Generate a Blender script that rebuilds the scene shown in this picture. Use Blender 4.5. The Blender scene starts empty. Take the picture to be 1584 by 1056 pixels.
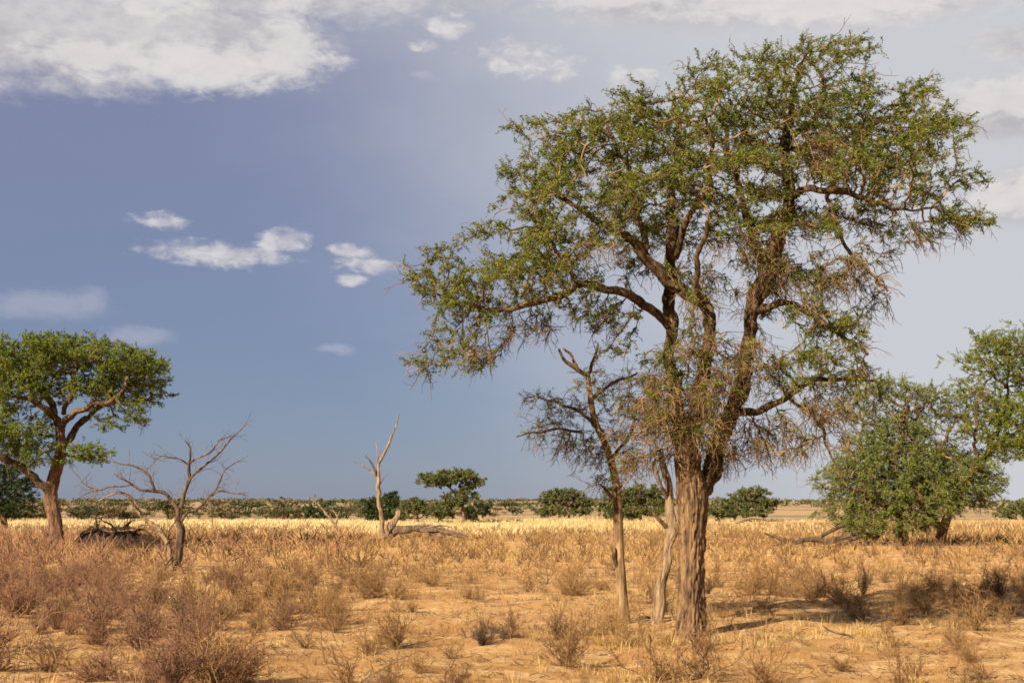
import bpy, math, random
import numpy as np
from mathutils import Vector, noise as mnoise

random.seed(7)
RNG = np.random.default_rng(7)
SC = bpy.context.scene
COL = SC.collection

# ------------------------------------------------------------------ camera
CAM_H = 2.2                      # metres above the sand
FPX = 2200.0                     # focal length in pixels of the 1584 px wide frame (50 mm)
PITCH = math.atan(253.0 / FPX)
cam_d = bpy.data.cameras.new("camera")
cam_d.sensor_width = 36.0
cam_d.lens = 36.0 * FPX / 1584.0
cam_d.clip_end = 30000.0
cam = bpy.data.objects.new("camera", cam_d)
cam.location = (0, 0, CAM_H)
cam.rotation_euler = (math.pi / 2 + PITCH, 0, 0)
COL.objects.link(cam)
SC.camera = cam
CP, SP = math.cos(PITCH), math.sin(PITCH)

def ray(px, py):
    u = (px - 792.0) / FPX
    v = (528.0 - py) / FPX
    return (u, CP - v * SP, SP + v * CP)

def at(px, py, Y):
    d = ray(px, py)
    t = Y / d[1]
    return np.array((d[0] * t, Y, CAM_H + d[2] * t))

def project(p):
    x, y, z = p[..., 0], p[..., 1], p[..., 2] - CAM_H
    f = y * CP + z * SP
    u = -y * SP + z * CP
    return 792.0 + FPX * x / f, 528.0 - FPX * u / f

# ------------------------------------------------------------------ light, sky, exposure
EXPO = 1.35
SUN_EL = math.radians(29.5)
SUN_DIR = Vector((-0.61 * math.cos(SUN_EL), -0.79 * math.cos(SUN_EL), math.sin(SUN_EL))).normalized()  # towards the sun
sun_d = bpy.data.lights.new("sun", 'SUN')
sun_d.energy = 5.0
sun_d.angle = math.radians(0.55)
sun_d.color = (1.0, 0.86, 0.66)
sun = bpy.data.objects.new("sun", sun_d)
sun.rotation_euler = SUN_DIR.to_track_quat('Z', 'Y').to_euler()
sun.location = (-60, -60, 60)
COL.objects.link(sun)

SC.view_settings.view_transform = 'Standard'
SC.view_settings.look = 'None'
SC.view_settings.exposure = EXPO
SC.view_settings.gamma = 1.0
SC.view_settings.use_curve_mapping = False
SC.render.engine = 'CYCLES'
SC.cycles.max_bounces = 4
SC.cycles.diffuse_bounces = 2
SC.cycles.transparent_max_bounces = 8
SC.cycles.use_denoising = True
SC.cycles.pixel_filter_type = 'BLACKMAN_HARRIS'
SC.cycles.filter_width = 1.7

def build_world():
    w = bpy.data.worlds.new("World")
    SC.world = w
    w.use_nodes = True
    w.cycles.sampling_method = 'NONE'
    nt = w.node_tree
    nt.nodes.clear()
    N, L = nt.nodes, nt.links
    def val(x):
        n = N.new('ShaderNodeValue'); n.outputs[0].default_value = x; return n.outputs[0]
    def math_(op, a, b=None, c=None, clamp=False):
        n = N.new('ShaderNodeMath'); n.operation = op; n.use_clamp = clamp
        for i, s in enumerate((a, b, c)):
            if s is None: continue
            if isinstance(s, (int, float)): n.inputs[i].default_value = s
            else: L.new(s, n.inputs[i])
        return n.outputs[0]
    def mix(f, a, b):
        n = N.new('ShaderNodeMix'); n.data_type = 'RGBA'
        if isinstance(f, (int, float)): n.inputs[0].default_value = f
        else: L.new(f, n.inputs[0])
        for s, i in ((a, 6), (b, 7)):
            if isinstance(s, tuple): n.inputs[i].default_value = s + (1,)
            else: L.new(s, n.inputs[i])
        return n.outputs[2]
    def smooth(x, lo, hi):
        n = N.new('ShaderNodeMapRange'); n.interpolation_type = 'SMOOTHSTEP'
        n.inputs[1].default_value = lo; n.inputs[2].default_value = hi
        L.new(x, n.inputs[0]); return n.outputs[0]
    def noise(vec, scale, detail, rough=0.55, dist=0.0):
        n = N.new('ShaderNodeTexNoise'); n.inputs['Scale'].default_value = scale
        n.inputs['Detail'].default_value = detail; n.inputs['Roughness'].default_value = rough
        n.inputs['Distortion'].default_value = dist
        L.new(vec, n.inputs['Vector']); return n
    sky = N.new('ShaderNodeTexSky'); sky.sky_type = 'NISHITA'; sky.sun_disc = False
    sky.sun_elevation = SUN_EL
    sky.sun_rotation = math.atan2(SUN_DIR.x, SUN_DIR.y)
    sky.altitude = 900; sky.air_density = 1.0; sky.dust_density = 0.6; sky.ozone_density = 2.0
    STR = 0.06
    scl = N.new('ShaderNodeVectorMath'); scl.operation = 'SCALE'; scl.inputs[3].default_value = 1.0
    L.new(sky.outputs[0], scl.inputs[0])
    base = scl.outputs[0]
    tc = N.new('ShaderNodeTexCoord')
    D = tc.outputs['Generated']
    sep = N.new('ShaderNodeSeparateXYZ'); L.new(D, sep.inputs[0])
    az = math_('ARCTAN2', sep.outputs[0], sep.outputs[1])
    el = math_('ARCSINE', sep.outputs[2])
    # air-flattened coordinates so the noise streaks lie along the horizon
    comb = N.new('ShaderNodeCombineXYZ')
    L.new(az, comb.inputs[0]); L.new(math_('MULTIPLY', el, 1.9), comb.inputs[1])
    V = comb.outputs[0]
    wob = noise(V, 9.0, 6.0, 0.6)
    ws = N.new('ShaderNodeSeparateXYZ'); L.new(wob.outputs['Color'], ws.inputs[0])
    wob2 = noise(V, 30.0, 5.0, 0.6)
    ws2 = N.new('ShaderNodeSeparateXYZ'); L.new(wob2.outputs['Color'], ws2.inputs[0])
    def warp(c, s1, a1, s2, a2):
        return math_('ADD', math_('ADD', c, math_('MULTIPLY', math_('SUBTRACT', s1, 0.5), a1)),
                     math_('MULTIPLY', math_('SUBTRACT', s2, 0.5), a2))
    azw = warp(az, ws.outputs[0], 0.05, ws2.outputs[0], 0.02)
    elw = warp(el, ws.outputs[1], 0.025, ws2.outputs[1], 0.012)
    azs = warp(az, ws.outputs[0], 0.018, ws2.outputs[0], 0.026)
    els = warp(el, ws.outputs[1], 0.007, ws2.outputs[1], 0.013)
    def blob(px, py, rx, ry, small):
        d = ray(px, py); n_ = math.sqrt(sum(q * q for q in d))
        a0 = math.atan2(d[0], d[1]); e0 = math.asin(d[2] / n_)
        A, E = (azs, els) if small else (azw, elw)
        q = math_('ADD', math_('POWER', math_('ABSOLUTE', math_('MULTIPLY', math_('SUBTRACT', A, a0), FPX / rx)), 2.0),
                  math_('POWER', math_('ABSOLUTE', math_('MULTIPLY', math_('SUBTRACT', E, e0), FPX / ry)), 2.0))
        return math_('SUBTRACT', 1.0, math_('SQRT', q))
    def union(bl):
        o = None
        for b in bl:
            m = blob(*b)
            o = m if o is None else math_('MAXIMUM', o, m)
        return o
    fine = noise(V, 60.0, 6.0, 0.6, 0.3).outputs[0]
    broad = noise(V, 4.0, 5.0, 0.55).outputs[0]
    K = 1.0 / (2 ** EXPO) / STR          # picture value -> world colour
    def c(r, g, b): return (r * K, g * K, b * K)
    # 1 distant storm veil, blue-violet, over the clear air, everywhere round the horizon
    lowc = c(0.136, 0.176, 0.308)
    midc = c(0.200, 0.212, 0.335)
    veilc = mix(smooth(math_('ADD', el, math_('MULTIPLY', math_('SUBTRACT', broad, 0.5), 0.10)), 0.03, 0.26), lowc, midc)
    s = mix(0.85, base, veilc)
    # 2 high pale cirrostratus, thicker to the east and overhead
    ve = math_('ADD', math_('MULTIPLY', az, 1.55), math_('MULTIPLY', el, 0.9))
    ve = math_('ADD', ve, math_('MULTIPLY', math_('SUBTRACT', broad, 0.5), 0.30))
    fac = math_('MULTIPLY', smooth(ve, -0.16, 0.56), 0.9)
    s = mix(fac, s, c(0.63, 0.64, 0.67))
    # 3 soft cloud banks
    big = union([(90, 50, 330, 95, 0), (330, 70, 240, 75, 0), (-150, 40, 300, 110, 0), (240, -60, 700, 95, 0),
                 (1250, -10, 520, 70, 0), (1600, 165, 190, 60, 0), (1600, 300, 150, 50, 0), (1640, 60, 160, 40, 0)])
    bigm = math_('ADD', math_('ADD', big, math_('MULTIPLY', math_('SUBTRACT', broad, 0.45), 0.6)), math_('MULTIPLY', math_('SUBTRACT', fine, 0.5), 0.55))
    shade = smooth(math_('ADD', math_('MULTIPLY', fine, 0.5), math_('MULTIPLY', ws.outputs[2], 0.9)), 0.42, 0.95)
    cloudc = mix(shade, c(0.46, 0.44, 0.47), c(0.72, 0.69, 0.68))
    s = mix(math_('MULTIPLY', smooth(bigm, 0.0, 0.55), 0.9), s, cloudc)
    core = union([(300, 100, 150, 45, 0), (445, 75, 75, 60, 0), (240, 0, 90, 35, 0), (460, 5, 50, 20, 0), (150, 90, 130, 35, 0),
                  (1570, 150, 130, 38, 0), (1580, 300, 110, 36, 0), (1260, 5, 300, 34, 0), (960, 0, 160, 22, 0)])
    corem = math_('ADD', core, math_('MULTIPLY', math_('SUBTRACT', fine, 0.5), 1.3))
    s = mix(math_('MULTIPLY', smooth(corem, -0.05, 0.6), 0.6), s, c(0.80, 0.77, 0.75))
    # 4 small fair-weather cumulus
    cum = union([(250, 340, 50, 17, 1), (345, 392, 125, 26, 1), (440, 372, 42, 24, 1), (543, 388, 40, 14, 1), (572, 410, 58, 15, 1),
                 (540, 431, 36, 11, 1), (800, 88, 85, 32, 1), (845, 102, 60, 26, 1), (985, 118, 62, 18, 1), (690, 40, 46, 26, 1), (655, 70, 26, 12, 1), (520, 95, 40, 14, 1)])
    cumm = math_('ADD', cum, math_('MULTIPLY', math_('SUBTRACT', fine, 0.5), 1.5))
    s = mix(math_('MULTIPLY', smooth(cumm, -0.05, 0.7), 0.74), s, mix(smooth(fine, 0.35, 0.7), c(0.56, 0.54, 0.58), c(0.80, 0.77, 0.75)))
    thin = union([(70, 470, 120, 32, 1), (140, 465, 40, 28, 1), (515, 541, 45, 11, 1), (220, 520, 70, 20, 1), (655, 118, 24, 7, 1)])
    thinm = math_('ADD', thin, math_('MULTIPLY', math_('SUBTRACT', fine, 0.5), 0.7))
    s = mix(math_('MULTIPLY', smooth(thinm, 0.0, 0.8), 0.42), s, c(0.52, 0.51, 0.60))
    bg = N.new('ShaderNodeBackground'); bg.inputs[1].default_value = STR
    L.new(s, bg.inputs[0])
    out = N.new('ShaderNodeOutputWorld'); L.new(bg.outputs[0], out.inputs[0])
build_world()

# ------------------------------------------------------------------ materials
def new_mat(name):
    m = bpy.data.materials.new(name); m.use_nodes = True
    nt = m.node_tree; nt.nodes.clear()
    return m, nt.nodes, nt.links

def ramp(N, L, fac, stops):
    r = N.new('ShaderNodeValToRGB')
    while len(r.color_ramp.elements) < len(stops): r.color_ramp.elements.new(0.5)
    for e, (p, col) in zip(r.color_ramp.elements, stops):
        e.position = p; e.color = col + (1,)
    L.new(fac, r.inputs[0]); return r.outputs[0]

def tint_fac(N, L, obj_random=0.0):
    a = N.new('ShaderNodeAttribute'); a.attribute_name = 'tint'
    if not obj_random: return a.outputs['Fac']
    o = N.new('ShaderNodeObjectInfo')
    m = N.new('ShaderNodeMath'); m.operation = 'MULTIPLY_ADD'
    L.new(o.outputs['Random'], m.inputs[0]); m.inputs[1].default_value = obj_random
    L.new(a.outputs['Fac'], m.inputs[2]); return m.outputs[0]

def leaf_mat(name, stops, transl=0.3, obj_random=0.0):
    m, N, L = new_mat(name)
    colr = ramp(N, L, tint_fac(N, L, obj_random), stops)
    d = N.new('ShaderNodeBsdfPrincipled'); d.inputs['Roughness'].default_value = 0.65
    d.inputs['Specular IOR Level'].default_value = 0.2
    L.new(colr, d.inputs['Base Color'])
    t = N.new('ShaderNodeBsdfTranslucent'); L.new(colr, t.inputs[0])
    mx = N.new('ShaderNodeMixShader'); mx.inputs[0].default_value = transl
    L.new(d.outputs[0], mx.inputs[1]); L.new(t.outputs[0], mx.inputs[2])
    o = N.new('ShaderNodeOutputMaterial'); L.new(mx.outputs[0], o.inputs[0])
    return m

def bark_mat(name, c0, c1, c2, scale=9.0, bump=0.6, stretch=0.18):
    m, N, L = new_mat(name)
    tc = N.new('ShaderNodeTexCoord')
    mp = N.new('ShaderNodeMapping'); mp.inputs['Scale'].default_value = (1, 1, stretch)
    L.new(tc.outputs['Object'], mp.inputs[0])
    n1 = N.new('ShaderNodeTexNoise'); n1.inputs['Scale'].default_value = scale; n1.inputs['Detail'].default_value = 8
    n1.inputs['Roughness'].default_value = 0.65
    L.new(mp.outputs[0], n1.inputs['Vector'])
    n2 = N.new('ShaderNodeTexNoise'); n2.inputs['Scale'].default_value = 1.7; n2.inputs['Detail'].default_value = 4
    L.new(tc.outputs['Object'], n2.inputs['Vector'])
    a = N.new('ShaderNodeMath'); a.operation = 'MULTIPLY_ADD'
    L.new(n2.outputs[0], a.inputs[0]); a.inputs[1].default_value = 0.3
    L.new(n1.outputs[0], a.inputs[2])
    colr = ramp(N, L, a.outputs[0], [(0.48, c0), (0.62, c1), (0.82, c2)])
    b = N.new('ShaderNodeBump'); b.inputs['Strength'].default_value = bump; b.inputs['Distance'].default_value = 0.03
    L.new(n1.outputs[0], b.inputs['Height'])
    d = N.new('ShaderNodeBsdfPrincipled'); d.inputs['Roughness'].default_value = 0.9
    d.inputs['Specular IOR Level'].default_value = 0.15
    L.new(colr, d.inputs['Base Color']); L.new(b.outputs[0], d.inputs['Normal'])
    o = N.new('ShaderNodeOutputMaterial'); L.new(d.outputs[0], o.inputs[0])
    return m

def twig_mat(name, stops, obj_random=0.0):
    m, N, L = new_mat(name)
    colr = ramp(N, L, tint_fac(N, L, obj_random), stops)
    d = N.new('ShaderNodeBsdfPrincipled'); d.inputs['Roughness'].default_value = 0.85
    d.inputs['Specular IOR Level'].default_value = 0.15
    L.new(colr, d.inputs['Base Color'])
    o = N.new('ShaderNodeOutputMaterial'); L.new(d.outputs[0], o.inputs[0])
    return m

M_LEAF = leaf_mat("olive acacia leaves", [(0.0, (0.032, 0.062, 0.010)), (0.45, (0.100, 0.134, 0.014)), (0.8, (0.165, 0.178, 0.020)), (1.0, (0.21, 0.175, 0.030))])
M_LEAF2 = leaf_mat("green acacia leaves", [(0.0, (0.026, 0.060, 0.010)), (0.5, (0.090, 0.140, 0.013)), (1.0, (0.180, 0.195, 0.020))])
M_LEAFG = leaf_mat("grey green leaves", [(0.0, (0.040, 0.068, 0.018)), (0.5, (0.110, 0.146, 0.027)), (1.0, (0.185, 0.200, 0.042))], obj_random=0.0)
M_LEAFD = leaf_mat("dark green leaves", [(0.0, (0.012, 0.029, 0.010)), (0.6, (0.030, 0.053, 0.014)), (1.0, (0.055, 0.072, 0.019))])
M_LEAFF = leaf_mat("dull far leaves", [(0.0, (0.032, 0.046, 0.016)), (0.5, (0.082, 0.094, 0.027)), (1.0, (0.145, 0.138, 0.040))], 0.2)
M_FARLEAF = leaf_mat("far bush leaves", [(0.0, (0.026, 0.034, 0.015)), (0.45, (0.062, 0.066, 0.026)), (0.8, (0.135, 0.105, 0.048)), (1.0, (0.20, 0.135, 0.068))], 0.2, obj_random=0.62)
M_BARK = bark_mat("furrowed brown bark", (0.022, 0.013, 0.009), (0.105, 0.062, 0.032), (0.24, 0.15, 0.075), 16.0, 1.0, 0.12)
M_BARKR = bark_mat("reddish bark", (0.022, 0.012, 0.008), (0.095, 0.050, 0.029), (0.20, 0.112, 0.064), 8.0, 1.0)
M_LIMB = bark_mat("limb bark", (0.014, 0.009, 0.007), (0.062, 0.037, 0.020), (0.165, 0.102, 0.050), 14.0, 1.0, 0.4)
M_PALE = bark_mat("pale bark", (0.028, 0.017, 0.010), (0.150, 0.092, 0.044), (0.31, 0.21, 0.105), 14.0, 0.9, 0.14)
M_DEAD = bark_mat("weathered dead wood", (0.016, 0.011, 0.008), (0.068, 0.044, 0.029), (0.16, 0.108, 0.068), 7.0, 0.5)
M_DEADP = bark_mat("bleached dead wood", (0.035, 0.023, 0.015), (0.155, 0.102, 0.058), (0.30, 0.215, 0.128), 12.0, 0.9, 0.14)
M_DARKW = bark_mat("dark wood", (0.008, 0.007, 0.007), (0.022, 0.017, 0.015), (0.07, 0.05, 0.04), 8.0, 0.5)
M_TWIG = twig_mat("brown twigs", [(0.0, (0.036, 0.022, 0.014)), (0.5, (0.118, 0.070, 0.034)), (1.0, (0.27, 0.165, 0.072))])
M_SHRUB = twig_mat("dry shrub twigs", [(0.0, (0.060, 0.036, 0.022)), (0.5, (0.178, 0.096, 0.041)), (1.0, (0.35, 0.205, 0.080))], 0.4)
M_SHRUBP = twig_mat("purple brown shrub twigs", [(0.0, (0.046, 0.025, 0.019)), (0.5, (0.140, 0.072, 0.044)), (1.0, (0.29, 0.155, 0.078))], 0.35)
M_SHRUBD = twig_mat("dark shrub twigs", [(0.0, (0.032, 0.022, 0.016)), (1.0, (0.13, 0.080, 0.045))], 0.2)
M_GRASS = leaf_mat("golden dry grass", [(0.0, (0.234, 0.136, 0.043)), (0.5, (0.390, 0.257, 0.090)), (1.0, (0.515, 0.374, 0.156))], 0.25)
M_FIELD = leaf_mat("yellow field grass", [(0.0, (0.36, 0.245, 0.105)), (0.5, (0.48, 0.355, 0.165)), (1.0, (0.57, 0.455, 0.235))], 0.25)

def ground_mat():
    m, N, L = new_mat("kalahari sand")
    g = N.new('ShaderNodeNewGeometry')
    def noise(scale, detail, rough=0.6, sc=(1, 1, 1)):
        mp = N.new('ShaderNodeMapping'); mp.inputs['Scale'].default_value = sc
        L.new(g.outputs['Position'], mp.inputs[0])
        n = N.new('ShaderNodeTexNoise'); n.inputs['Scale'].default_value = scale
        n.inputs['Detail'].default_value = detail; n.inputs['Roughness'].default_value = rough
        L.new(mp.outputs[0], n.inputs['Vector']); return n.outputs[0]
    def mix(f, a, b):
        n = N.new('ShaderNodeMix'); n.data_type = 'RGBA'; L.new(f, n.inputs[0])
        for s, i in ((a, 6), (b, 7)):
            if isinstance(s, tuple): n.inputs[i].default_value = s + (1,)
            else: L.new(s, n.inputs[i])
        return n.outputs[2]
    def rng(x, lo, hi):
        n = N.new('ShaderNodeMapRange'); n.interpolation_type = 'SMOOTHSTEP'
        n.inputs[1].default_value = lo; n.inputs[2].default_value = hi
        L.new(x, n.inputs[0]); return n.outputs[0]
    big = noise(0.22, 5); mid = noise(1.3, 6, 0.65); fine = noise(9.0, 6, 0.7); grit = noise(45.0, 3, 0.7)
    c = mix(rng(big, 0.35, 0.65), (0.395, 0.206, 0.072), (0.475, 0.268, 0.104))
    c = mix(rng(mid, 0.46, 0.66), c, (0.57, 0.375, 0.175))
    c = mix(rng(fine, 0.50, 0.68), c, (0.264, 0.137, 0.051))      # leaf litter and crumbs
    c = mix(rng(grit, 0.60, 0.78), c, (0.230, 0.132, 0.066))
    # straw cover of the grass plain (beyond about a hundred metres), sand of the far rise
    sp = N.new('ShaderNodeSeparateXYZ'); L.new(g.outputs['Position'], sp.inputs[0])
    def addn(x, k):
        n = N.new('ShaderNodeMath'); n.operation = 'MULTIPLY_ADD'
        L.new(big, n.inputs[0]); n.inputs[1].default_value = k; L.new(x, n.inputs[2]); return n.outputs[0]
    inv = N.new('ShaderNodeMapRange'); inv.interpolation_type = 'SMOOTHSTEP'
    inv.inputs[1].default_value = 16.0; inv.inputs[2].default_value = 38.0; inv.inputs[3].default_value = 1.0; inv.inputs[4].default_value = 0.25
    L.new(sp.outputs[0], inv.inputs[0])
    straw = N.new('ShaderNodeMath'); straw.operation = 'MULTIPLY'
    L.new(rng(addn(sp.outputs[1], 40.0), 126.0, 146.0), straw.inputs[0]); L.new(inv.outputs[0], straw.inputs[1])
    c = mix(straw.outputs[0], c, (0.456, 0.319, 0.118))
    far = noise(0.02, 4)
    c = mix(rng(addn(sp.outputs[1], 60.0), 226.0, 256.0), c, mix(rng(far, 0.4, 0.62), (0.350, 0.228, 0.122), (0.190, 0.144, 0.076)))
    add = N.new('ShaderNodeMath'); add.operation = 'ADD'; L.new(fine, add.inputs[0]); L.new(mid, add.inputs[1])
    b = N.new('ShaderNodeBump'); b.inputs['Strength'].default_value = 1.0; b.inputs['Distance'].default_value = 0.12
    L.new(add.outputs[0], b.inputs['Height'])
    d = N.new('ShaderNodeBsdfPrincipled'); d.inputs['Roughness'].default_value = 0.95
    d.inputs['Specular IOR Level'].default_value = 0.1
    L.new(c, d.inputs['Base Color']); L.new(b.outputs[0], d.inputs['Normal'])
    o = N.new('ShaderNodeOutputMaterial'); L.new(d.outputs[0], o.inputs[0])
    return m
M_GROUND = ground_mat()

# ------------------------------------------------------------------ mesh helpers
class MB:
    """collects vertex / face arrays and links them as one mesh object"""
    def __init__(self):
        self.v, self.f, self.t, self.n = [], [], [], 0
    def add(self, verts, faces, tint=0.5):
        verts = np.asarray(verts, dtype=np.float64).reshape(-1, 3)
        self.v.append(verts)
        self.f.append(np.asarray(faces, dtype=np.int64) + self.n)
        self.t.append(np.broadcast_to(np.asarray(tint, dtype=np.float64), (len(verts),)))
        self.n += len(verts)
    def mesh(self, name, mat, origin=(0, 0, 0), smooth=False):
        me = bpy.data.meshes.new(name)
        v = np.concatenate(self.v) - np.asarray(origin)
        me.vertices.add(len(v)); me.vertices.foreach_set('co', v.astype(np.float32).ravel())
        loops = np.concatenate([f.ravel() for f in self.f])
        sizes = np.concatenate([np.full(len(f), f.shape[1]) for f in self.f])
        starts = np.concatenate(([0], np.cumsum(sizes)[:-1]))
        me.loops.add(len(loops)); me.loops.foreach_set('vertex_index', loops.astype(np.int32))
        me.polygons.add(len(sizes)); me.polygons.foreach_set('loop_start', starts.astype(np.int32))
        if smooth: me.polygons.foreach_set('use_smooth', np.ones(len(sizes), dtype=bool))
        a = me.attributes.new('tint', 'FLOAT', 'POINT')
        a.data.foreach_set('value', np.concatenate(self.t).astype(np.float32))
        me.update(calc_edges=True)
        me.materials.append(mat)
        return me
    def build(self, name, mat, parent=None, origin=(0, 0, 0), smooth=False):
        o = bpy.data.objects.new(name, self.mesh(name, mat, origin, smooth))
        COL.objects.link(o)
        if parent is not None: o.parent = parent
        else: o.location = origin
        return o

def tag(o, label, cat=None, group=None, kind=None):
    o['label'] = label
    if cat: o['category'] = cat
    if group: o['group'] = group
    if kind: o['kind'] = kind
    return o

def empty(name, loc):
    o = bpy.data.objects.new(name, None)
    o.location = tuple(loc); o.empty_display_size = 0.3
    COL.objects.link(o); return o

def unit(a):
    return a / np.maximum(np.linalg.norm(a, axis=-1, keepdims=True), 1e-9)

def perp(d):
    ref = np.where(np.abs(d[:, 2:3]) < 0.9, np.array([[0, 0, 1.0]]), np.array([[1.0, 0, 0]]))
    u = unit(np.cross(d, ref)); return u, np.cross(d, u)

def prisms(mb, P0, P1, R0, R1, sides=3, tint=0.5):
    """one open prism for each segment"""
    n = len(P0)
    if n == 0: return
    d = unit(P1 - P0); u, w = perp(d)
    ang = np.arange(sides) * 2 * np.pi / sides
    ring = u[:, None, :] * np.cos(ang)[None, :, None] + w[:, None, :] * np.sin(ang)[None, :, None]
    a = P0[:, None, :] + ring * np.asarray(R0).reshape(-1, 1, 1)
    b = P1[:, None, :] + ring * np.asarray(R1).reshape(-1, 1, 1)
    v = np.concatenate((a, b), axis=1)
    i = np.arange(sides); j = (i + 1) % sides
    f = np.stack((i, j, j + sides, i + sides), axis=1)
    F = (np.arange(n) * 2 * sides)[:, None, None] + f[None]
    t = np.repeat(np.broadcast_to(np.asarray(tint, dtype=float), (n,)), 2 * sides)
    mb.add(v.reshape(-1, 3), F.reshape(-1, 4), t)

def spline(pts, step):
    """catmull-rom resample; pts rows are x y z r"""
    pts = np.asarray(pts, dtype=float)
    out = []
    P = np.vstack((2 * pts[0] - pts[1], pts, 2 * pts[-1] - pts[-2]))
    for k in range(1, len(P) - 2):
        p0, p1, p2, p3 = P[k - 1], P[k], P[k + 1], P[k + 2]
        m = max(2, int(np.linalg.norm(p2[:3] - p1[:3]) / step))
        for t in np.arange(m) / m:
            out.append(0.5 * (2 * p1 + (p2 - p0) * t + (2 * p0 - 5 * p1 + 4 * p2 - p3) * t * t + (3 * p1 - p0 - 3 * p2 + p3) * t ** 3))
    out.append(pts[-1])
    out = np.array(out); out[:, 3] = np.maximum(out[:, 3], 0.002)
    return out

def tube(mb, S, sides=10, bark=0.0, seed=0.0, ridges=11, knob=0.06, tint=0.5):
    """swept limb with uneven girth; bark > 0 carves lengthwise furrows"""
    n = len(S); P = S[:, :3]
    T = unit(np.gradient(P, axis=0))
    u = np.zeros((n, 3)); ref = np.array([1.0, 0.2, 0.1])
    for i in range(n):
        ref = ref - T[i] * np.dot(ref, T[i]); ref /= np.linalg.norm(ref) + 1e-9
        u[i] = ref
    w = np.cross(T, u)
    L = np.concatenate(([0], np.cumsum(np.linalg.norm(np.diff(P, axis=0), axis=1))))
    ang = np.arange(sides) * 2 * np.pi / sides
    V = np.zeros((n, sides, 3))
    for i in range(n):
        for k, a in enumerate(ang):
            ca, sa = math.cos(a), math.sin(a)
            r = S[i, 3]
            q = Vector((ca * 1.2 + seed, sa * 1.2, L[i] / max(0.25, 6 * S[0, 3])))
            r *= 1 + knob * 2.2 * mnoise.noise(q)
            if bark:
                q2 = Vector((ca * ridges / 2.2 + seed * 3, sa * ridges / 2.2, L[i] * 2.3 * (0.23 / max(.05, S[0, 3] * .6))))
                x = abs(mnoise.noise(q2)); y = abs(mnoise.noise(q2 * 2.3 + Vector((5, 1, 2))))
                r += bark * (min(1.0, x * 3.4) - 0.75) + bark * 0.55 * (min(1.0, y * 3.0) - 0.6)
            V[i, k] = P[i] + (u[i] * ca + w[i] * sa) * r
    i = np.arange(n - 1)[:, None] * sides; k = np.arange(sides)[None]; k2 = (k + 1) % sides
    F = np.stack((i + k, i + k2, i + sides + k2, i + sides + k), axis=-1).reshape(-1, 4)
    mb.add(V.reshape(-1, 3), F, tint)
    # rounded cap at the thin end and a plug at the thick one
    for ring, c in (((n - 1) * sides, P[-1] + T[-1] * S[-1, 3] * 0.6), (0, P[0] - T[0] * S[0, 3] * 0.2)):
        idx = np.arange(sides)
        vv = np.vstack((V.reshape(-1, 3)[ring:ring + sides], c[None]))
        ff = np.stack((idx, (idx + 1) % sides, np.full(sides, sides)), axis=1)
        if ring == 0: ff = ff[:, ::-1]
        mb.add(vv, ff, tint)

def leaves(mb, C, size, width, tint, flat=0.35, axis=None, tri=False):
    n = len(C)
    if n == 0: return
    a = RNG.normal(size=(n, 3)); a[:, 2] *= (1 - flat)
    if axis is not None: a = a + axis * 0.8
    a = unit(a)
    nn = RNG.normal(size=(n, 3)); nn[:, 2] += flat * 2.0
    b = unit(np.cross(nn, a))
    s = size * RNG.uniform(0.6, 1.35, (n, 1)); w = s * width
    mid = C + a * s * 0.5
    if tri:
        v = np.stack((C - b * w * .55, C + b * w * .55 + a * s * .25, C + a * s), axis=1); k = 3
    else:
        v = np.stack((C, mid + b * w, C + a * s, mid - b * w), axis=1); k = 4
    F = np.arange(n)[:, None] * k + np.arange(k)[None]
    mb.add(v.reshape(-1, 3), F, np.repeat(np.clip(tint, 0, 1), k))

def twig_paths(P, D, length, nseg, spread, droop, lift=0.0, wig=0.28):
    """polyline twigs: (n, nseg+1, 3)"""
    n = len(P)
    d = unit(D + RNG.normal(size=(n, 3)) * spread + np.array([0, 0, lift]))
    out = np.zeros((n, nseg + 1, 3)); out[:, 0] = P
    st = (np.asarray(length) * RNG.uniform(0.5, 1.3, n) / nseg)[:, None]
    for k in range(nseg):
        d = unit(d + RNG.normal(size=(n, 3)) * wig + np.array([0, 0, -1.0]) * np.asarray(droop).reshape(-1, 1))
        out[:, k + 1] = out[:, k] + d * st
    return out

def path_segs(mb, T, r0, r1, sides=3, tint=0.5):
    n, m, _ = T.shape
    for k in range(m - 1):
        a = r0 + (r1 - r0) * k / (m - 1); b = r0 + (r1 - r0) * (k + 1) / (m - 1)
        prisms(mb, T[:, k], T[:, k + 1], np.full(n, 1.0) * a, np.full(n, 1.0) * b, sides, tint)

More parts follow.
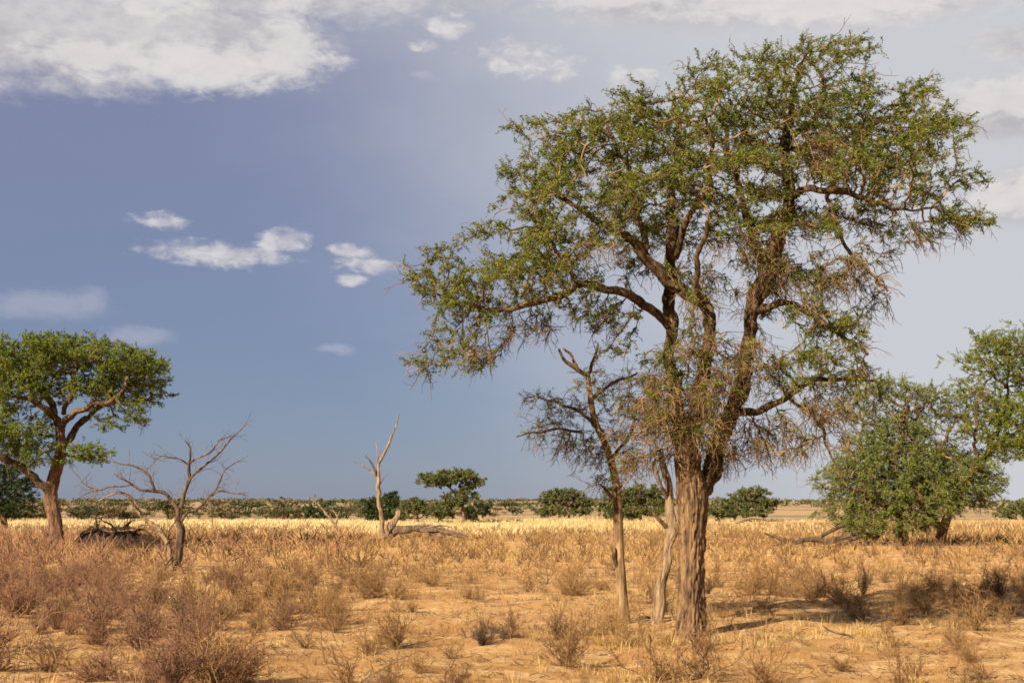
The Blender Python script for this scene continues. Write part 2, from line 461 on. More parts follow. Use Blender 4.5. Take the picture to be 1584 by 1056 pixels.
def colonise(init, att, step, infl, kill, iters=90, jitter=0.25, trop=0.0):
    """grow a branch graph from init nodes into the attractor cloud"""
    pos = [p for p in init]; par = [-1] * len(init)
    kids = {}
    A = att.copy(); M = len(A)
    near = np.full(M, -1); nd = np.full(M, 1e9)
    I = np.array(init)
    for s in range(0, M, 2000):
        dd = np.linalg.norm(A[s:s + 2000, None] - I[None], axis=2)
        near[s:s + 2000] = dd.argmin(1); nd[s:s + 2000] = dd.min(1)
    alive = nd > kill
    for it in range(iters):
        act = alive & (nd < infl)
        if not act.any(): break
        idx = near[act]; vec = unit(A[act] - np.array(pos)[idx])
        un, inv = np.unique(idx, return_inverse=True)
        acc = np.zeros((len(un), 3)); np.add.at(acc, inv, vec)
        acc = unit(unit(acc) + RNG.normal(size=acc.shape) * jitter + np.array([0, 0, trop]))
        new = []; base = len(pos)
        for k, nidx in enumerate(un):
            p = pos[nidx] + acc[k] * step
            ch = kids.setdefault(int(nidx), [])
            if len(ch) >= 4: alive[act & (near == nidx)] = False; continue
            if any(np.linalg.norm(p - pos[c]) < step * 0.45 for c in ch):
                kids[int(nidx)] = ch + [-1] if False else ch
                if len(ch) >= 3: alive[act & (near == nidx)] = False
                p = pos[nidx] + unit(acc[k] + RNG.normal(size=3) * 0.8) * step
            ch.append(len(pos)); pos.append(p); par.append(int(nidx)); new.append(p)
        if not new: break
        NW = np.array(new)
        al = np.where(alive)[0]
        dd = np.linalg.norm(A[al, None] - NW[None], axis=2)
        mi = dd.argmin(1); md = dd[np.arange(len(al)), mi]
        up = md < nd[al]
        near[al[up]] = base + mi[up]; nd[al[up]] = md[up]
        alive &= nd > kill
    return np.array(pos), np.array(par)

def gz(x, y):
    """height of the ground"""
    x = np.asarray(x, dtype=float); y = np.asarray(y, dtype=float)
    z = 0.05 * np.sin(x * 1.1 + 0.6 * y) * np.sin(y * 0.83 - 0.5 * x + 1.0) + 0.035 * np.sin(x * 2.7 - y * 1.9) * np.sin(y * 2.3 + 0.7 * x)
    z = z + 0.07 * np.sin(x * 0.31 + 0.4) * np.cos(y * 0.23)
    near = np.clip(y / 10.0, 0, 1)
    def ss(a, b):
        t = np.clip((y - a) / (b - a), 0, 1); return t * t * (3 - 2 * t)
    z = z * near
    z = z + 1.5 * ss(230, 620) + ss(800, 1700) * (4.2 + 1.3 * np.sin(x * 0.0031 + 1.0) + 0.8 * np.sin(x * 0.011))
    return z

def ground_at(px, py):
    d = ray(px, py); t = CAM_H / -d[2]
    x, y = d[0] * t, d[1] * t
    return np.array((x, y, float(gz(x, y))))

def depth_of(py):
    return ground_at(792, py)[1]

# ------------------------------------------------------------------ the ground, one sheet to the horizon
def build_ground():
    ang = np.concatenate((np.linspace(-28, 28, 330), np.linspace(28, 332, 60)[1:-1])) * np.pi / 180
    rad = np.concatenate(([0.6, 2, 4, 6, 8, 10, 12], np.geomspace(13, 300, 210), np.geomspace(310, 9000, 50)))
    X = rad[:, None] * np.sin(ang)[None]; Y = rad[:, None] * np.cos(ang)[None]
    Z = gz(X, Y)
    na, nr = len(ang), len(rad)
    mb = MB()
    i = np.arange(nr - 1)[:, None] * na; k = np.arange(na)[None]; k2 = (k + 1) % na
    F = np.stack((i + k, i + k2, i + na + k2, i + na + k), axis=-1).reshape(-1, 4)[:, ::-1]
    mb.add(np.stack((X, Y, Z), axis=-1).reshape(-1, 3), F)
    c = np.vstack((np.stack((X[0], Y[0], Z[0]), -1), [[0, 0, 0]]))
    idx = np.arange(na)
    mb.add(c, np.stack((idx, np.full(na, na), (idx + 1) % na), axis=1)[:, ::-1])
    o = mb.build('ground', M_GROUND, smooth=True)
    tag(o, 'sandy orange ground of the dry savanna plain', kind='structure')
build_ground()

# ------------------------------------------------------------------ trees
def limb3(pts, Y):
    return np.array([list(at(x, y, Y + d)) + [r * (Y + d) / FPX] for (x, y, d, r) in pts])

def blob_points(blobs, Y, total, clump, per):
    """clumped points through ellipsoids given as (px, py, rx, ry, depth offset, depth radius m, weight, leafiness)"""
    w = np.array([b[2] * b[3] * b[6] for b in blobs], dtype=float); w /= w.sum()
    pts = []
    for b, q in zip(blobs, w):
        n = max(3, int(total * q / per))
        c = at(b[0], b[1], Y + b[4]); s = (Y + b[4]) / FPX
        d = unit(RNG.normal(size=(n, 3))) * (RNG.uniform(0, 1, (n, 1)) ** 0.42)
        cen = c + d * np.array([b[2] * s, b[5], b[3] * s])
        p = np.repeat(cen, per, axis=0) + RNG.normal(size=(n * per, 3)) * clump * np.array([1, 1, 0.38])
        pts.append(p)
    return np.concatenate(pts)

def leafiness(P, blobs, Y):
    px, py = project(P)
    out = np.zeros(len(P)); best = np.full(len(P), 9.0)
    for b in blobs:
        q = ((px - b[0]) / b[2]) ** 2 + ((py - b[1]) / b[3]) ** 2
        m = q < best
        out[m] = b[7]; best[m] = q[m]
    return out

def acacia(name, label, cat, Y, trunk, limbs, blobs, n_att, step, infl, kill, leaf, leaf_n, twig_len, mats, tip_r,
           clump=0.22, per=5, bark=0.0, sides=12, group=None, width=0.24, tw_n=1.5, bare_len=1.7, bare_droop=0.35, leaf_tint=(0.5, 0.22),
           seg_step=None, jitter=0.25, flat=0.35, expo=2.15, spread=0.55, twig_sides=3, bare_more=0.0):
    mbark, mlimb, mtwig, mleaf = mats
    T = limb3(trunk, Y)
    T[0, 2] = min(T[0, 2], float(gz(T[0, 0], T[0, 1]))) - 0.05
    root = empty(name, (T[0, 0], T[0, 1], float(gz(T[0, 0], T[0, 1]))))
    tag(root, label, cat, group)
    org = np.array(root.location)
    ss = seg_step or step
    S = spline(T, ss * 0.5)
    mb = MB(); tube(mb, S, sides if not bark else sides * 4, bark, seed=Y * 0.37)
    mb.build('trunk', mbark, root, org, True)
    init = [p for p in spline(T, step)[:, :3]][int(len(spline(T, step)) * 0.55):]
    rl = [p for p in spline(T, step)[:, 3]][int(len(spline(T, step)) * 0.55):]
    for j, l in enumerate(limbs):
        Lm = spline(limb3(l, Y), ss * 0.8)
        wob = np.array([[mnoise.noise(Vector((p[0] * 2 + j, p[1] * 2, p[2] * 2 + 7))) for _ in (0,)] for p in Lm])
        w2 = np.array([[mnoise.noise(Vector((p[0] * 1.1 - j, p[1], p[2] * 1.1)) * (0.5 / step))] for p in Lm])
        Lm[1:, :1] += (wob[1:] * 0.6 + w2[1:] * 0.35) * step; Lm[1:, 2:3] += (w2[1:] * 0.35 - wob[1:] * 0.5) * step
        Lm[1:, 3:] *= 1 + 0.25 * w2[1:]
        fat = bark and Lm[0, 3] > 0.085
        mb = MB(); tube(mb, Lm, 40 if fat else max(6, min(12, sides - 3)), Lm[0, 3] * 0.2 if fat else 0.0, seed=j * 3.1 + Y, ridges=8, knob=0.12)
        mb.build('limb', mlimb, root, org, True)
        Q = spline(limb3(l, Y), step)
        init += [p for p in Q[:, :3]]; rl += [p for p in Q[:, 3]]
    att = blob_points(blobs, Y, n_att, clump, per)
    pos, par = colonise(init, att, step, infl, kill, jitter=jitter)
    n0 = len(init); n = len(pos)
    print(name, 'nodes', n - n0)
    acc = np.zeros(n); r = np.full(n, tip_r)
    for k in range(n - 1, n0 - 1, -1):
        if acc[k] > 0: r[k] = acc[k] ** (1 / expo)
        acc[par[k]] += r[k] ** expo
    r[:n0] = rl
    for k in range(n0, n): r[k] = min(r[k], r[par[k]] * 0.9 if par[k] < n0 else r[par[k]])
    r = np.maximum(r, tip_r)
    g = np.arange(n0, n); pp = par[g]
    tw = MB()
    rp = np.minimum(r[pp], np.maximum(r[g] * 1.25, tip_r))
    ov = (pos[g] - pos[pp]) * 0.08
    thick = r[g] > 2.2 * tip_r
    for msk, sd in ((thick, 5), (~thick, twig_sides)):
        prisms(tw, (pos[pp] - ov)[msk], (pos[g] + ov)[msk], rp[msk], r[g][msk], sd, np.clip(RNG.normal(0.5, 0.2, msk.sum()), 0, 1))
    # side twigs
    thin = g[r[g] < 2.6 * tip_r]
    lf0 = leafiness(pos[thin], blobs, Y)
    rep = np.repeat(thin, RNG.poisson(tw_n * (1 + bare_more * (1 - lf0))))
    lf = leafiness(pos[rep], blobs, Y); lf = lf + 0.12 * (1 - lf)
    D = unit(pos[rep] - pos[par[rep]])
    cen = pos[n0:].mean(0); outw = unit((pos[rep] - cen) * np.array([1, 1, .6]))
    isb = RNG.uniform(size=len(rep)) > lf
    ln = np.where(isb, twig_len * bare_len, twig_len)
    paths = twig_paths(pos[rep], D * np.array([1, 1, .6]) + outw * 0.75, ln, 4, spread, np.where(isb, bare_droop, 0.02), 0.03, 0.36)
    tt = np.clip(RNG.normal(0.5, 0.25, len(rep)), 0, 1)
    prr = np.where(isb, 1.35, 0.85) * tip_r
    for msk, ks in ((isb, (0, 1, 2, 3, 4)), (~isb, (0, 2, 4))):
        for k0, k1 in zip(ks[:-1], ks[1:]):
            prisms(tw, paths[msk][:, k0], paths[msk][:, k1], prr[msk] * (1 - .13 * k0), prr[msk] * (1 - .13 * k1), 3, tt[msk])
    bp = paths[isb]
    if len(bp):
        for k in (1, 3):
            q = twig_paths(bp[:, k], unit(bp[:, k] - bp[:, k - 1]), np.full(len(bp), twig_len * bare_len * .5), 2, .7, bare_droop * .8, 0.0, .4)
            path_segs(tw, q, tip_r * .65, tip_r * .4, 3, tt[isb])
    lo = MB()
    lp = paths[~isb]
    if len(lp):
        cl = np.clip(RNG.normal(leaf_tint[0], leaf_tint[1], len(lp)), 0, 1)
        for k in range(1, lp.shape[1]):
            ax = unit(lp[:, k] - lp[:, k - 1])
            for _ in range(leaf_n):
                t = RNG.uniform(0, 1, (len(lp), 1))
                c = lp[:, k - 1] * (1 - t) + lp[:, k] * t + RNG.normal(size=(len(lp), 3)) * leaf * 0.3
                leaves(lo, c, leaf, width, cl + RNG.normal(0, 0.1, len(lp)), flat, ax, True)
    print(name, 'twigs', len(paths), 'leafy', len(lp), 'bare', int(isb.sum()))
    co = lo.build('crown', mleaf, root, org); co['kind'] = 'stuff'
    to = tw.build('twigs', mtwig, co, org); to['kind'] = 'stuff'
    return root

# the big camelthorn ----------------------------------------------------------------------------
Y1 = depth_of(987)
main_trunk = [(1066, 998, 0, 29), (1068, 975, 0, 23.5), (1069, 940, 0, 20.5), (1069, 900, 0, 19), (1070, 860, 0, 18.5), (1071, 810, 0, 20.5),
              (1071, 775, 0, 22.5), (1068, 745, 0, 21), (1060, 715, -.05, 15), (1056, 690, -.1, 13)]
main_limbs = [
    [(1080, 775, 0, 17), (1094, 745, .1, 14), (1108, 690, .2, 12.5), (1130, 632, .3, 11.5), (1150, 585, .3, 11), (1158, 520, .2, 11), (1166, 470, .1, 12),
     (1184, 432, .1, 13), (1204, 378, .1, 12), (1218, 335, .1, 10), (1217, 290, .1, 8), (1212, 225, .2, 6), (1224, 160, .3, 4), (1236, 100, .3, 2.4)],
    [(1064, 745, 0, 14), (1072, 690, -.1, 12.5), (1080, 625, -.2, 11), (1092, 565, -.3, 10), (1099, 520, -.3, 9.5), (1095, 476, -.3, 9.5), (1066, 456, -.3, 9),
     (1040, 442, -.4, 9), (1016, 418, -.5, 8.5), (996, 392, -.6, 8), (975, 370, -.7, 6), (945, 352, -.8, 4.5), (905, 330, -.9, 3.2), (860, 300, -1, 2.2)],
    [(1058, 700, -.05, 12), (1046, 625, .2, 10), (1036, 555, .4, 9), (1038, 495, .5, 8.5), (1038, 440, .5, 8.5), (1037, 358, .5, 8.5), (1034, 318, .6, 7),
     (1044, 270, .7, 5), (1052, 210, .8, 3.6), (1040, 150, .9, 2.2)],
    [(1037, 505, .5, 7.5), (1018, 486, .3, 7), (995, 470, .1, 7), (965, 453, -.1, 6.5), (930, 447, -.2, 6), (895, 440, -.4, 5.5), (866, 458, -.5, 6),
     (827, 468, -.5, 5), (792, 478, -.5, 4), (755, 478, -.6, 3), (715, 470, -.7, 2.2), (675, 455, -.8, 1.6)],
    [(1124, 645, .3, 7), (1150, 638, 0, 6), (1180, 634, -.3, 5.5), (1217, 613, -.5, 5), (1257, 588, -.6, 4.5), (1309, 586, -.7, 3.2), (1356, 592, -.7, 2)],
    [(1217, 613, -.5, 3.5), (1243, 630, -.6, 3), (1266, 652, -.7, 2.8), (1285, 697, -.8, 2.2), (1300, 740, -.8, 1.4)],
    [(1217, 310, .1, 7), (1238, 292, -.2, 6), (1280, 297, -.5, 5.5), (1320, 299, -.8, 4.5), (1350, 312, -.9, 3.5), (1385, 322, -1, 2.5), (1440, 322, -1.1, 1.8)],
    [(1217, 280, .1, 6), (1222, 222, .5, 5), (1262, 176, .7, 4), (1276, 136, .7, 3), (1256, 90, .7, 2)],
    [(1222, 230, .4, 4.5), (1290, 220, .8, 4), (1350, 195, 1.1, 3), (1410, 170, 1.3, 2)],
    [(1280, 300, -.5, 3.5), (1305, 375, -.6, 3), (1338, 415, -.7, 2.6), (1378, 452, -.7, 1.6)],
    [(1190, 420, .1, 8), (1170, 380, .8, 6.5), (1150, 320, 1.4, 5), (1130, 250, 1.9, 4), (1120, 180, 2.2, 2.6)],
    [(1165, 480, .1, 7), (1215, 470, -.4, 5.5), (1260, 490, -.9, 4.5), (1300, 520, -1.3, 3.2), (1340, 545, -1.5, 2)],
    [(1040, 400, .5, 5.5), (1065, 340, -.2, 5), (1095, 290, -.8, 4), (1100, 230, -1.3, 3), (1090, 170, -1.6, 2)],
    [(1000, 396, -.6, 5), (985, 330, -.3, 4.5), (975, 270, 0, 3.6), (950, 215, .2, 2.6), (930, 170, .3, 1.8)],
    [(895, 440, -.4, 4), (872, 405, -.2, 3.5), (850, 370, 0, 3), (820, 330, .2, 2)],
    [(1095, 490, -.3, 5), (1075, 440, -1.1, 4.5), (1080, 390, -1.6, 4), (1095, 340, -2, 3)],
]
main_blobs = [  # px, py, rx, ry, depth off, depth radius, weight, leafiness
    (735, 440, 110, 62, -.6, 1.3, .85, .93), (675, 455, 52, 68, -.7, .9, .75, .93), (690, 540, 58, 36, -.7, .8, .55, .8),
    (835, 345, 85, 78, -.3, 1.6, 1.1, .95), (790, 405, 70, 50, -.3, 1.3, .9, .92), (830, 430, 70, 45, -.5, 1.1, .8, .8),
    (870, 205, 82, 48, 0, 1.6, 1.1, .95), (860, 270, 75, 60, 0, 1.6, 1.1, .95), (950, 190, 85, 62, 0, 2.0, 1.15, .95),
    (1010, 250, 110, 90, 0, 2.4, 1.1, .9), (1050, 165, 85, 55, 0, 1.8, 1.1, .95), (1120, 135, 70, 62, 0, 1.8, 1.1, .95),
    (1170, 200, 100, 85, .2, 2.4, 1.0, .9), (1230, 110, 55, 50, 0, 1.5, 1.0, .93), (1300, 105, 62, 52, 0, 1.5, 1.0, .93), (1275, 160, 90, 60, 0, 2.0, 1.1, .92),
    (1375, 165, 85, 62, 0, 1.7, 1.1, .94), (1430, 165, 45, 48, 0, 1.0, .8, .94), (1400, 240, 90, 60, 0, 1.8, 1.0, .92), (1440, 305, 82, 42, -.5, 1.3, .85, .9),
    (1320, 270, 110, 70, -.3, 2.2, .95, .82), (1210, 290, 110, 60, -.4, 2.0, 1.0, .9), (1100, 300, 105, 70, -.3, 2.2, .9, .82), (970, 320, 95, 60, -.3, 1.8, .85, .8),
    (930, 395, 80, 40, -.6, 1.3, .5, .65), (1250, 370, 95, 42, -.3, 1.6, .6, .65), (1360, 365, 80, 40, -.6, 1.2, .45, .5), (1140, 390, 90, 45, -.3, 1.6, .4, .4),
    (1275, 215, 42, 30, -.9, .6, 1.5, .15),
    (1290, 505, 75, 55, -.9, 1.3, .95, .8), (1260, 570, 85, 38, -.8, 1.2, .9, .7), (1330, 560, 55, 40, -.9, 1.0, .7, .75), (1230, 450, 60, 40, -.3, 1.2, .5, .55), (1340, 600, 50, 25, -.8, .8, .5, .6),
    (955, 505, 72, 26, 0, 1.0, .65, .85), (985, 545, 62, 30, 0, 1.0, .55, .75), (930, 480, 50, 24, -.2, .8, .4, .6),
    (1050, 560, 75, 50, -.6, 1.0, .65, .45), (1110, 610, 70, 70, -.9, .9, .75, .22), (1030, 640, 70, 70, -.7, 1.0, .7, .2), (1085, 660, 60, 60, -.7, .7, .3, .3),
    (985, 640, 45, 55, -.2, .8, .5, .2), (1000, 710, 50, 50, -.4, .7, .35, .1),
    (1210, 650, 60, 40, -.5, .9, .7, .12), (1270, 660, 50, 50, -.8, .8, .55, .05), (1300, 440, 70, 45, -.6, 1.1, .5, .25), (1160, 560, 55, 60, -.3, 1.0, .6, .2),
    (720, 545, 70, 18, -.6, .7, .5, .25), (800, 500, 45, 20, -.5, .6, .5, .2), (1180, 690, 60, 28, -.5, .7, .7, .03), (1300, 625, 50, 35, -.7, .7, .6, .15),
    (1440, 350, 60, 18, -.8, .8, .5, .3), (1330, 410, 60, 30, -.6, .9, .5, .1), (1120, 660, 40, 40, -.8, .5, .6, .1),
    (1512, 268, 16, 10, -.6, .4, .9, .95), (1520, 335, 16, 10, -.7, .4, .9, .95), (1484, 175, 12, 14, 0, .4, .8, .95), (1442, 112, 14, 12, 0, .4, .8, .95),
    (1338, 56, 16, 12, 0, .4, .8, .95), (1208, 58, 16, 14, 0, .5, .8, .95), (1085, 82, 16, 14, 0, .4, .8, .95), (803, 178, 16, 16, 0, .5, .8, .95), (788, 258, 16, 14, 0, .4, .8, .95),
    (632, 425, 14, 14, -.8, .4, .8, .95), (645, 562, 14, 12, -.7, .4, .8, .8), (655, 385, 14, 10, -.7, .4, .8, .95), (735, 352, 16, 10, -.4, .4, .8, .95), (1270, 50, 12, 8, 0, .4, .8, .95),
    (1095, 550, 60, 45, -.8, .8, .7, .35), (1020, 600, 50, 45, -.5, .8, .7, .25), (1180, 420, 60, 40, -.5, .9, .5, .15), (1080, 430, 60, 40, -.8, .9, .4, .3),
]
main_blobs = [(1075 + (b[0] - 1075) * .95, b[1] if b[1] > 450 else 450 + (b[1] - 450) * .93) + (b[2] * .93, b[3] * .9, b[4], b[5] * 1.25) + b[6:] for b in main_blobs]
acacia('camelthorn_tree', 'tall spreading camelthorn tree with furrowed trunk and olive crown against the sky', 'tree', Y1,
       main_trunk, main_limbs, main_blobs, 9000, 0.115, 1.6, 0.145, 0.044, 6, 0.22, (M_BARK, M_LIMB, M_TWIG, M_LEAF), 0.0060,
       clump=0.16, per=14, bark=0.05, sides=22, tw_n=2.05, seg_step=0.06, bare_len=1.9, bare_droop=0.24, bare_more=0.5, width=0.42)

# the slim tree beside it ------------------------------------------------------------------------
acacia('slim_tree', 'slim tree with bare forked top standing left of the big camelthorn trunk', 'tree', depth_of(968),
       [(968, 972, 0, 11), (964, 940, 0, 9), (961, 900, 0, 8), (958, 855, 0, 7.5), (956, 798, 0, 7.5), (953, 746, 0, 6.5), (939, 694, 0, 5.5), (920, 651, -.05, 5),
        (913, 611, -.1, 4.5), (909, 577, -.1, 4)],
       [[(910, 580, -.1, 4), (890, 568, -.15, 3.6), (876, 560, -.2, 3), (862, 538, -.2, 2)], [(893, 570, -.15, 2.8), (884, 552, -.1, 2.4), (872, 537, 0, 1.6)],
        [(910, 580, -.1, 3), (919, 556, 0, 2.4), (922, 532, 0, 1.4)], [(924, 660, -.05, 3.2), (900, 640, -.3, 2.6), (868, 625, -.4, 2), (835, 615, -.5, 1.2)],
        [(945, 715, 0, 3), (970, 680, .2, 2.4), (985, 640, .3, 1.8)], [(914, 618, -.1, 3), (950, 590, .2, 2.2), (985, 575, .3, 1.4)],
        [(958, 800, 0, 3), (945, 770, -.2, 2.4), (930, 750, -.3, 1.6)], [(957, 880, 0, 4), (951, 862, -.1, 3.4), (949, 848, -.1, 2.6)],
        [(900, 668, -.2, 2.2), (850, 665, -.3, 1.8), (800, 674, -.4, 1.2)]],
       [(855, 615, 38, 16, -.4, .5, .8, .7), (885, 650, 50, 40, -.2, .7, .8, .45), (930, 700, 45, 50, 0, .7, .7, .5), (955, 610, 55, 40, .1, .7, .8, .7),
        (880, 690, 45, 35, -.1, .6, .5, .03), (950, 740, 30, 30, 0, .5, .5, .45), (815, 668, 18, 8, -.4, .25, .5, .7), (920, 590, 45, 25, 0, .6, .4, .5)],
       640, 0.10, 1.2, 0.15, 0.047, 6, 0.20, (M_PALE, M_LIMB, M_TWIG, M_LEAF), 0.0048, clump=0.15, per=5, sides=12, seg_step=0.09, tw_n=1.4, bare_len=2.0, bare_droop=0.18, bare_more=0.5)

# the flat-topped acacia at the left --------------------------------------------------------------
YL = depth_of(850)
acacia('umbrella_acacia', 'flat-topped green acacia with reddish leaning trunk behind the purple scrub', 'tree', YL,
       [(92, 858, 0, 12.0), (89, 835, 0, 10.4), (85, 805, 0, 10.0), (78, 768, 0, 10.4), (84, 738, 0, 9.6), (94, 700, 0, 8.0), (93, 655, 0, 6.8)],
       [[(80, 765, 0, 7.2), (58, 742, -.5, 6.0), (28, 720, -1, 5.2), (0, 706, -1.5, 4.8), (-45, 690, -2, 3.2)],
        [(93, 660, 0, 6.0), (80, 624, .5, 4.8), (58, 596, .8, 4.0), (44, 560, 1, 2.4)],
        [(94, 660, 0, 5.6), (112, 640, -.5, 4.8), (140, 626, -.8, 4.0), (168, 622, -1, 3.6), (195, 598, -1.4, 2.4)],
        [(100, 690, 0, 5.6), (118, 656, .8, 4.8), (147, 636, 1.4, 4.0), (178, 612, 1.8, 2.9), (215, 590, 2, 1.8)],
        [(92, 655, 0, 4.8), (60, 626, -1, 4.0), (25, 612, -1.6, 3.2), (-15, 600, -2, 2.4)],
        [(98, 706, 0, 3.2), (120, 704, -.6, 2.4), (147, 706, -1, 1.6)],
        [(98, 640, 0, 4.0), (110, 600, -.4, 3.2), (118, 560, -.6, 2.1)]],
       [(15, 555, 95, 36, 0, 3.2, 1.2, .97), (105, 545, 70, 30, 0, 3.2, 1.2, .97), (175, 562, 62, 30, 0, 2.8, 1.2, .97), (225, 585, 32, 30, 0, 1.6, 1.1, .97),
        (70, 590, 60, 24, .6, 2.4, .8, .95), (150, 596, 60, 24, .3, 2.2, 1.0, .95), (215, 612, 36, 20, 0, 1.4, 1.0, .95), (-70, 575, 90, 40, 0, 3.0, 1.0, .97),
        (20, 612, 60, 26, -.6, 2.0, .9, .95), (15, 665, 52, 30, -1, 1.8, 1.1, .95), (45, 692, 42, 24, -1, 1.4, 1.0, .95), (-50, 660, 60, 40, -1, 2.0, 1.0, .95),
        (138, 702, 30, 17, -.9, .9, 1.2, .97), (206, 642, 20, 18, 0, .6, .7, .8), (165, 652, 20, 10, 0, .6, .7, .9)],
       6200, 0.24, 3.2, 0.25, 0.095, 6, 0.40, (M_BARKR, M_LIMB, M_TWIG, M_LEAF2), 0.011, clump=0.30, per=10, bark=0.05, sides=10, tw_n=2.2, seg_step=0.2,
       width=0.5, leaf_tint=(0.6, 0.22))

# dark thorn tree at the left edge
acacia('thorn_tree', 'dark low thorn tree at the left edge behind the flat-topped acacia', 'tree', depth_of(822),
       [(8, 828, 0, 6), (5, 800, 0, 5), (0, 770, 0, 4)], [[(2, 790, 0, 3), (25, 765, 0, 2)], [(4, 800, 0, 3), (-30, 770, 0, 2)]],
       [(15, 762, 42, 26, 0, 1.8, 1, .97), (-20, 750, 50, 40, 0, 2, 1, .97), (10, 788, 38, 14, 0, 1.6, 1, .97), (0, 735, 35, 18, 0, 1.5, .8, .97)],
       1700, 0.35, 4, 0.36, 0.16, 6, 0.5, (M_BARK, M_LIMB, M_TWIG, M_LEAFD), 0.013, clump=0.3, sides=8, tw_n=2.0, width=0.5)

# the broad tree and leaning tree at the right ------------------------------------------------------
YR = depth_of(842)
acacia('leaning_acacia', 'acacia with reddish leaning trunk and bright green crown at the right edge', 'tree', YR - 2.8,
       [(1452, 848, 0, 9.6), (1458, 820, 0, 7.4), (1470, 790, 0, 6.7), (1490, 757, 0, 6.3), (1508, 728, 0, 5.9), (1530, 700, 0, 5.2), (1560, 670, 0, 4.4)],
       [[(1458, 825, 0, 5.9), (1448, 805, -1, 4.8), (1432, 785, -1.6, 3.7), (1420, 750, -2, 2.2)], [(1530, 700, 0, 3.7), (1552, 640, 1, 3.0), (1560, 590, 1.5, 2.2), (1556, 545, 1.6, 1.5)],
        [(1550, 682, 0, 3.7), (1600, 640, -1, 3.0), (1610, 580, -1.5, 2.2)], [(1512, 722, 0, 3.3), (1508, 670, -1, 2.6), (1512, 620, -1.5, 1.8)], [(1540, 690, 0, 3.0), (1590, 690, .5, 2.2), (1640, 690, 1, 1.5)],
        [(1556, 600, 1.4, 2.2), (1535, 575, .5, 1.9), (1560, 560, 0, 1.3)]],
       [(1560, 530, 48, 26, 0, 1.8, 1, .95), (1522, 562, 36, 26, 0, 1.5, 1, .95), (1610, 560, 70, 50, 0, 2.6, 1, .95), (1518, 610, 38, 26, 0, 1.5, .9, .9), (1560, 640, 55, 28, -.6, 2, 1.2, .97),
        (1580, 680, 60, 30, -.6, 2.2, 1.2, .97), (1500, 655, 28, 30, -.5, 1.2, .5, .8), (1650, 640, 60, 80, 0, 2.5, 1, .95), (1545, 705, 26, 14, -.6, 1, .7, .9)],
       4200, 0.28, 3.6, 0.26, 0.10, 6, 0.5, (M_BARKR, M_LIMB, M_TWIG, M_LEAF2), 0.012, clump=0.3, per=5, sides=9, tw_n=1.6, seg_step=0.3, width=0.5, leaf_tint=(0.7, 0.2))
acacia('rounded_thorn_tree', 'broad rounded green thorn tree drooping to the ground right of the camelthorn', 'tree', YR - 2.5,
       [(1398, 846, 0, 9), (1396, 825, 0, 7.5), (1392, 800, 0, 7), (1390, 760, 0, 6)],
       [[(1394, 800, 0, 5), (1350, 770, -1, 4), (1310, 750, -1.5, 2.5)], [(1392, 790, 0, 5), (1440, 750, .8, 4), (1500, 740, 1.2, 2.5)], [(1390, 770, 0, 5), (1385, 710, -.6, 4), (1400, 660, -.8, 2.5), (1410, 610, -.8, 1.6)],
        [(1390, 765, 0, 4), (1340, 710, .8, 3), (1330, 680, 1, 2)], [(1392, 780, 0, 4), (1450, 700, -1, 3), (1470, 660, -1.2, 2)], [(1405, 640, -.8, 2.4), (1360, 600, -.8, 1.6)], [(1408, 640, -.8, 2.4), (1450, 615, -.6, 1.6)]],
       [(1385, 715, 92, 55, 0, 3.2, 1.1, .93), (1325, 745, 52, 48, 0, 2.4, 1.1, .93), (1460, 735, 62, 52, 0, 2.8, 1.1, .93), (1410, 765, 95, 35, -.6, 3, 1.1, .93), (1330, 790, 52, 18, -.6, 1.8, 1, .9),
        (1520, 750, 26, 40, 0, 1.4, .9, .9), (1345, 812, 50, 12, -.8, 1.6, .9, .85), (1400, 805, 60, 14, -1, 1.6, 1, .9),  (1395, 665, 60, 28, 0, 2, .8, .85), (1375, 598, 36, 16, -.4, .9, .8, .9), (1345, 615, 30, 16, -.4, .9, .6, .8), (1420, 615, 60, 18, -.4, 1.4, .5, .8), (1465, 640, 40, 20, 0, 1.2, .5, .8), (1350, 640, 40, 22, 0, 1.2, .5, .8)],
       7400, 0.30, 3.6, 0.25, 0.10, 6, 0.5, (M_BARK, M_LIMB, M_TWIG, M_LEAFG), 0.011, clump=0.30, per=5, sides=9, tw_n=1.7, seg_step=0.3, width=0.5, leaf_tint=(0.6, 0.22))

# ------------------------------------------------------------------ trees of the middle distance
def far_tree(name, label, py, trunk, limbs, blobs, n, mat, group='trees standing across the yellow grass', cat='tree', tint=(0.5, 0.22)):
    Y = depth_of(py)
    k = Y / 180.0
    acacia(name, label, cat, Y, trunk, limbs, [(b[0], b[1], b[2], b[3], 0, b[2] * Y / FPX * 0.8, 1.0, .98) for b in blobs], n * 1.7, 0.40 * k, 6 * k, 0.36 * k, 0.235 * k, 6, 0.42 * k,
           (M_BARK, M_LIMB, M_TWIG, mat), 0.028 * k, clump=0.28 * k, per=5, sides=6, group=group, tw_n=1.8, width=0.5, leaf_tint=tint, seg_step=0.6 * k)
far_tree('umbrella_tree', 'umbrella-shaped tree with tiered canopy beyond the fallen log', 808, [(719, 812, 0, 3), (717, 790, 0, 2.6), (712, 765, 0, 2)],
         [[(713, 770, 0, 1.6), (690, 750, 0, 1.2), (672, 745, 0, .8)], [(712, 768, 0, 1.6), (722, 745, 0, 1.2)], [(714, 775, 0, 1.4), (730, 755, 0, .8)], [(718, 800, 0, 1.6), (695, 785, 0, 1.2), (685, 760, 0, 1)]],
         [(700, 735, 40, 9), (672, 744, 22, 8), (730, 745, 15, 10), (715, 765, 20, 14), (685, 788, 20, 14), (700, 775, 18, 10), (660, 740, 10, 6), (738, 748, 8, 5), (715, 738, 25, 9), (685, 742, 25, 9)], 1000, M_LEAFF)
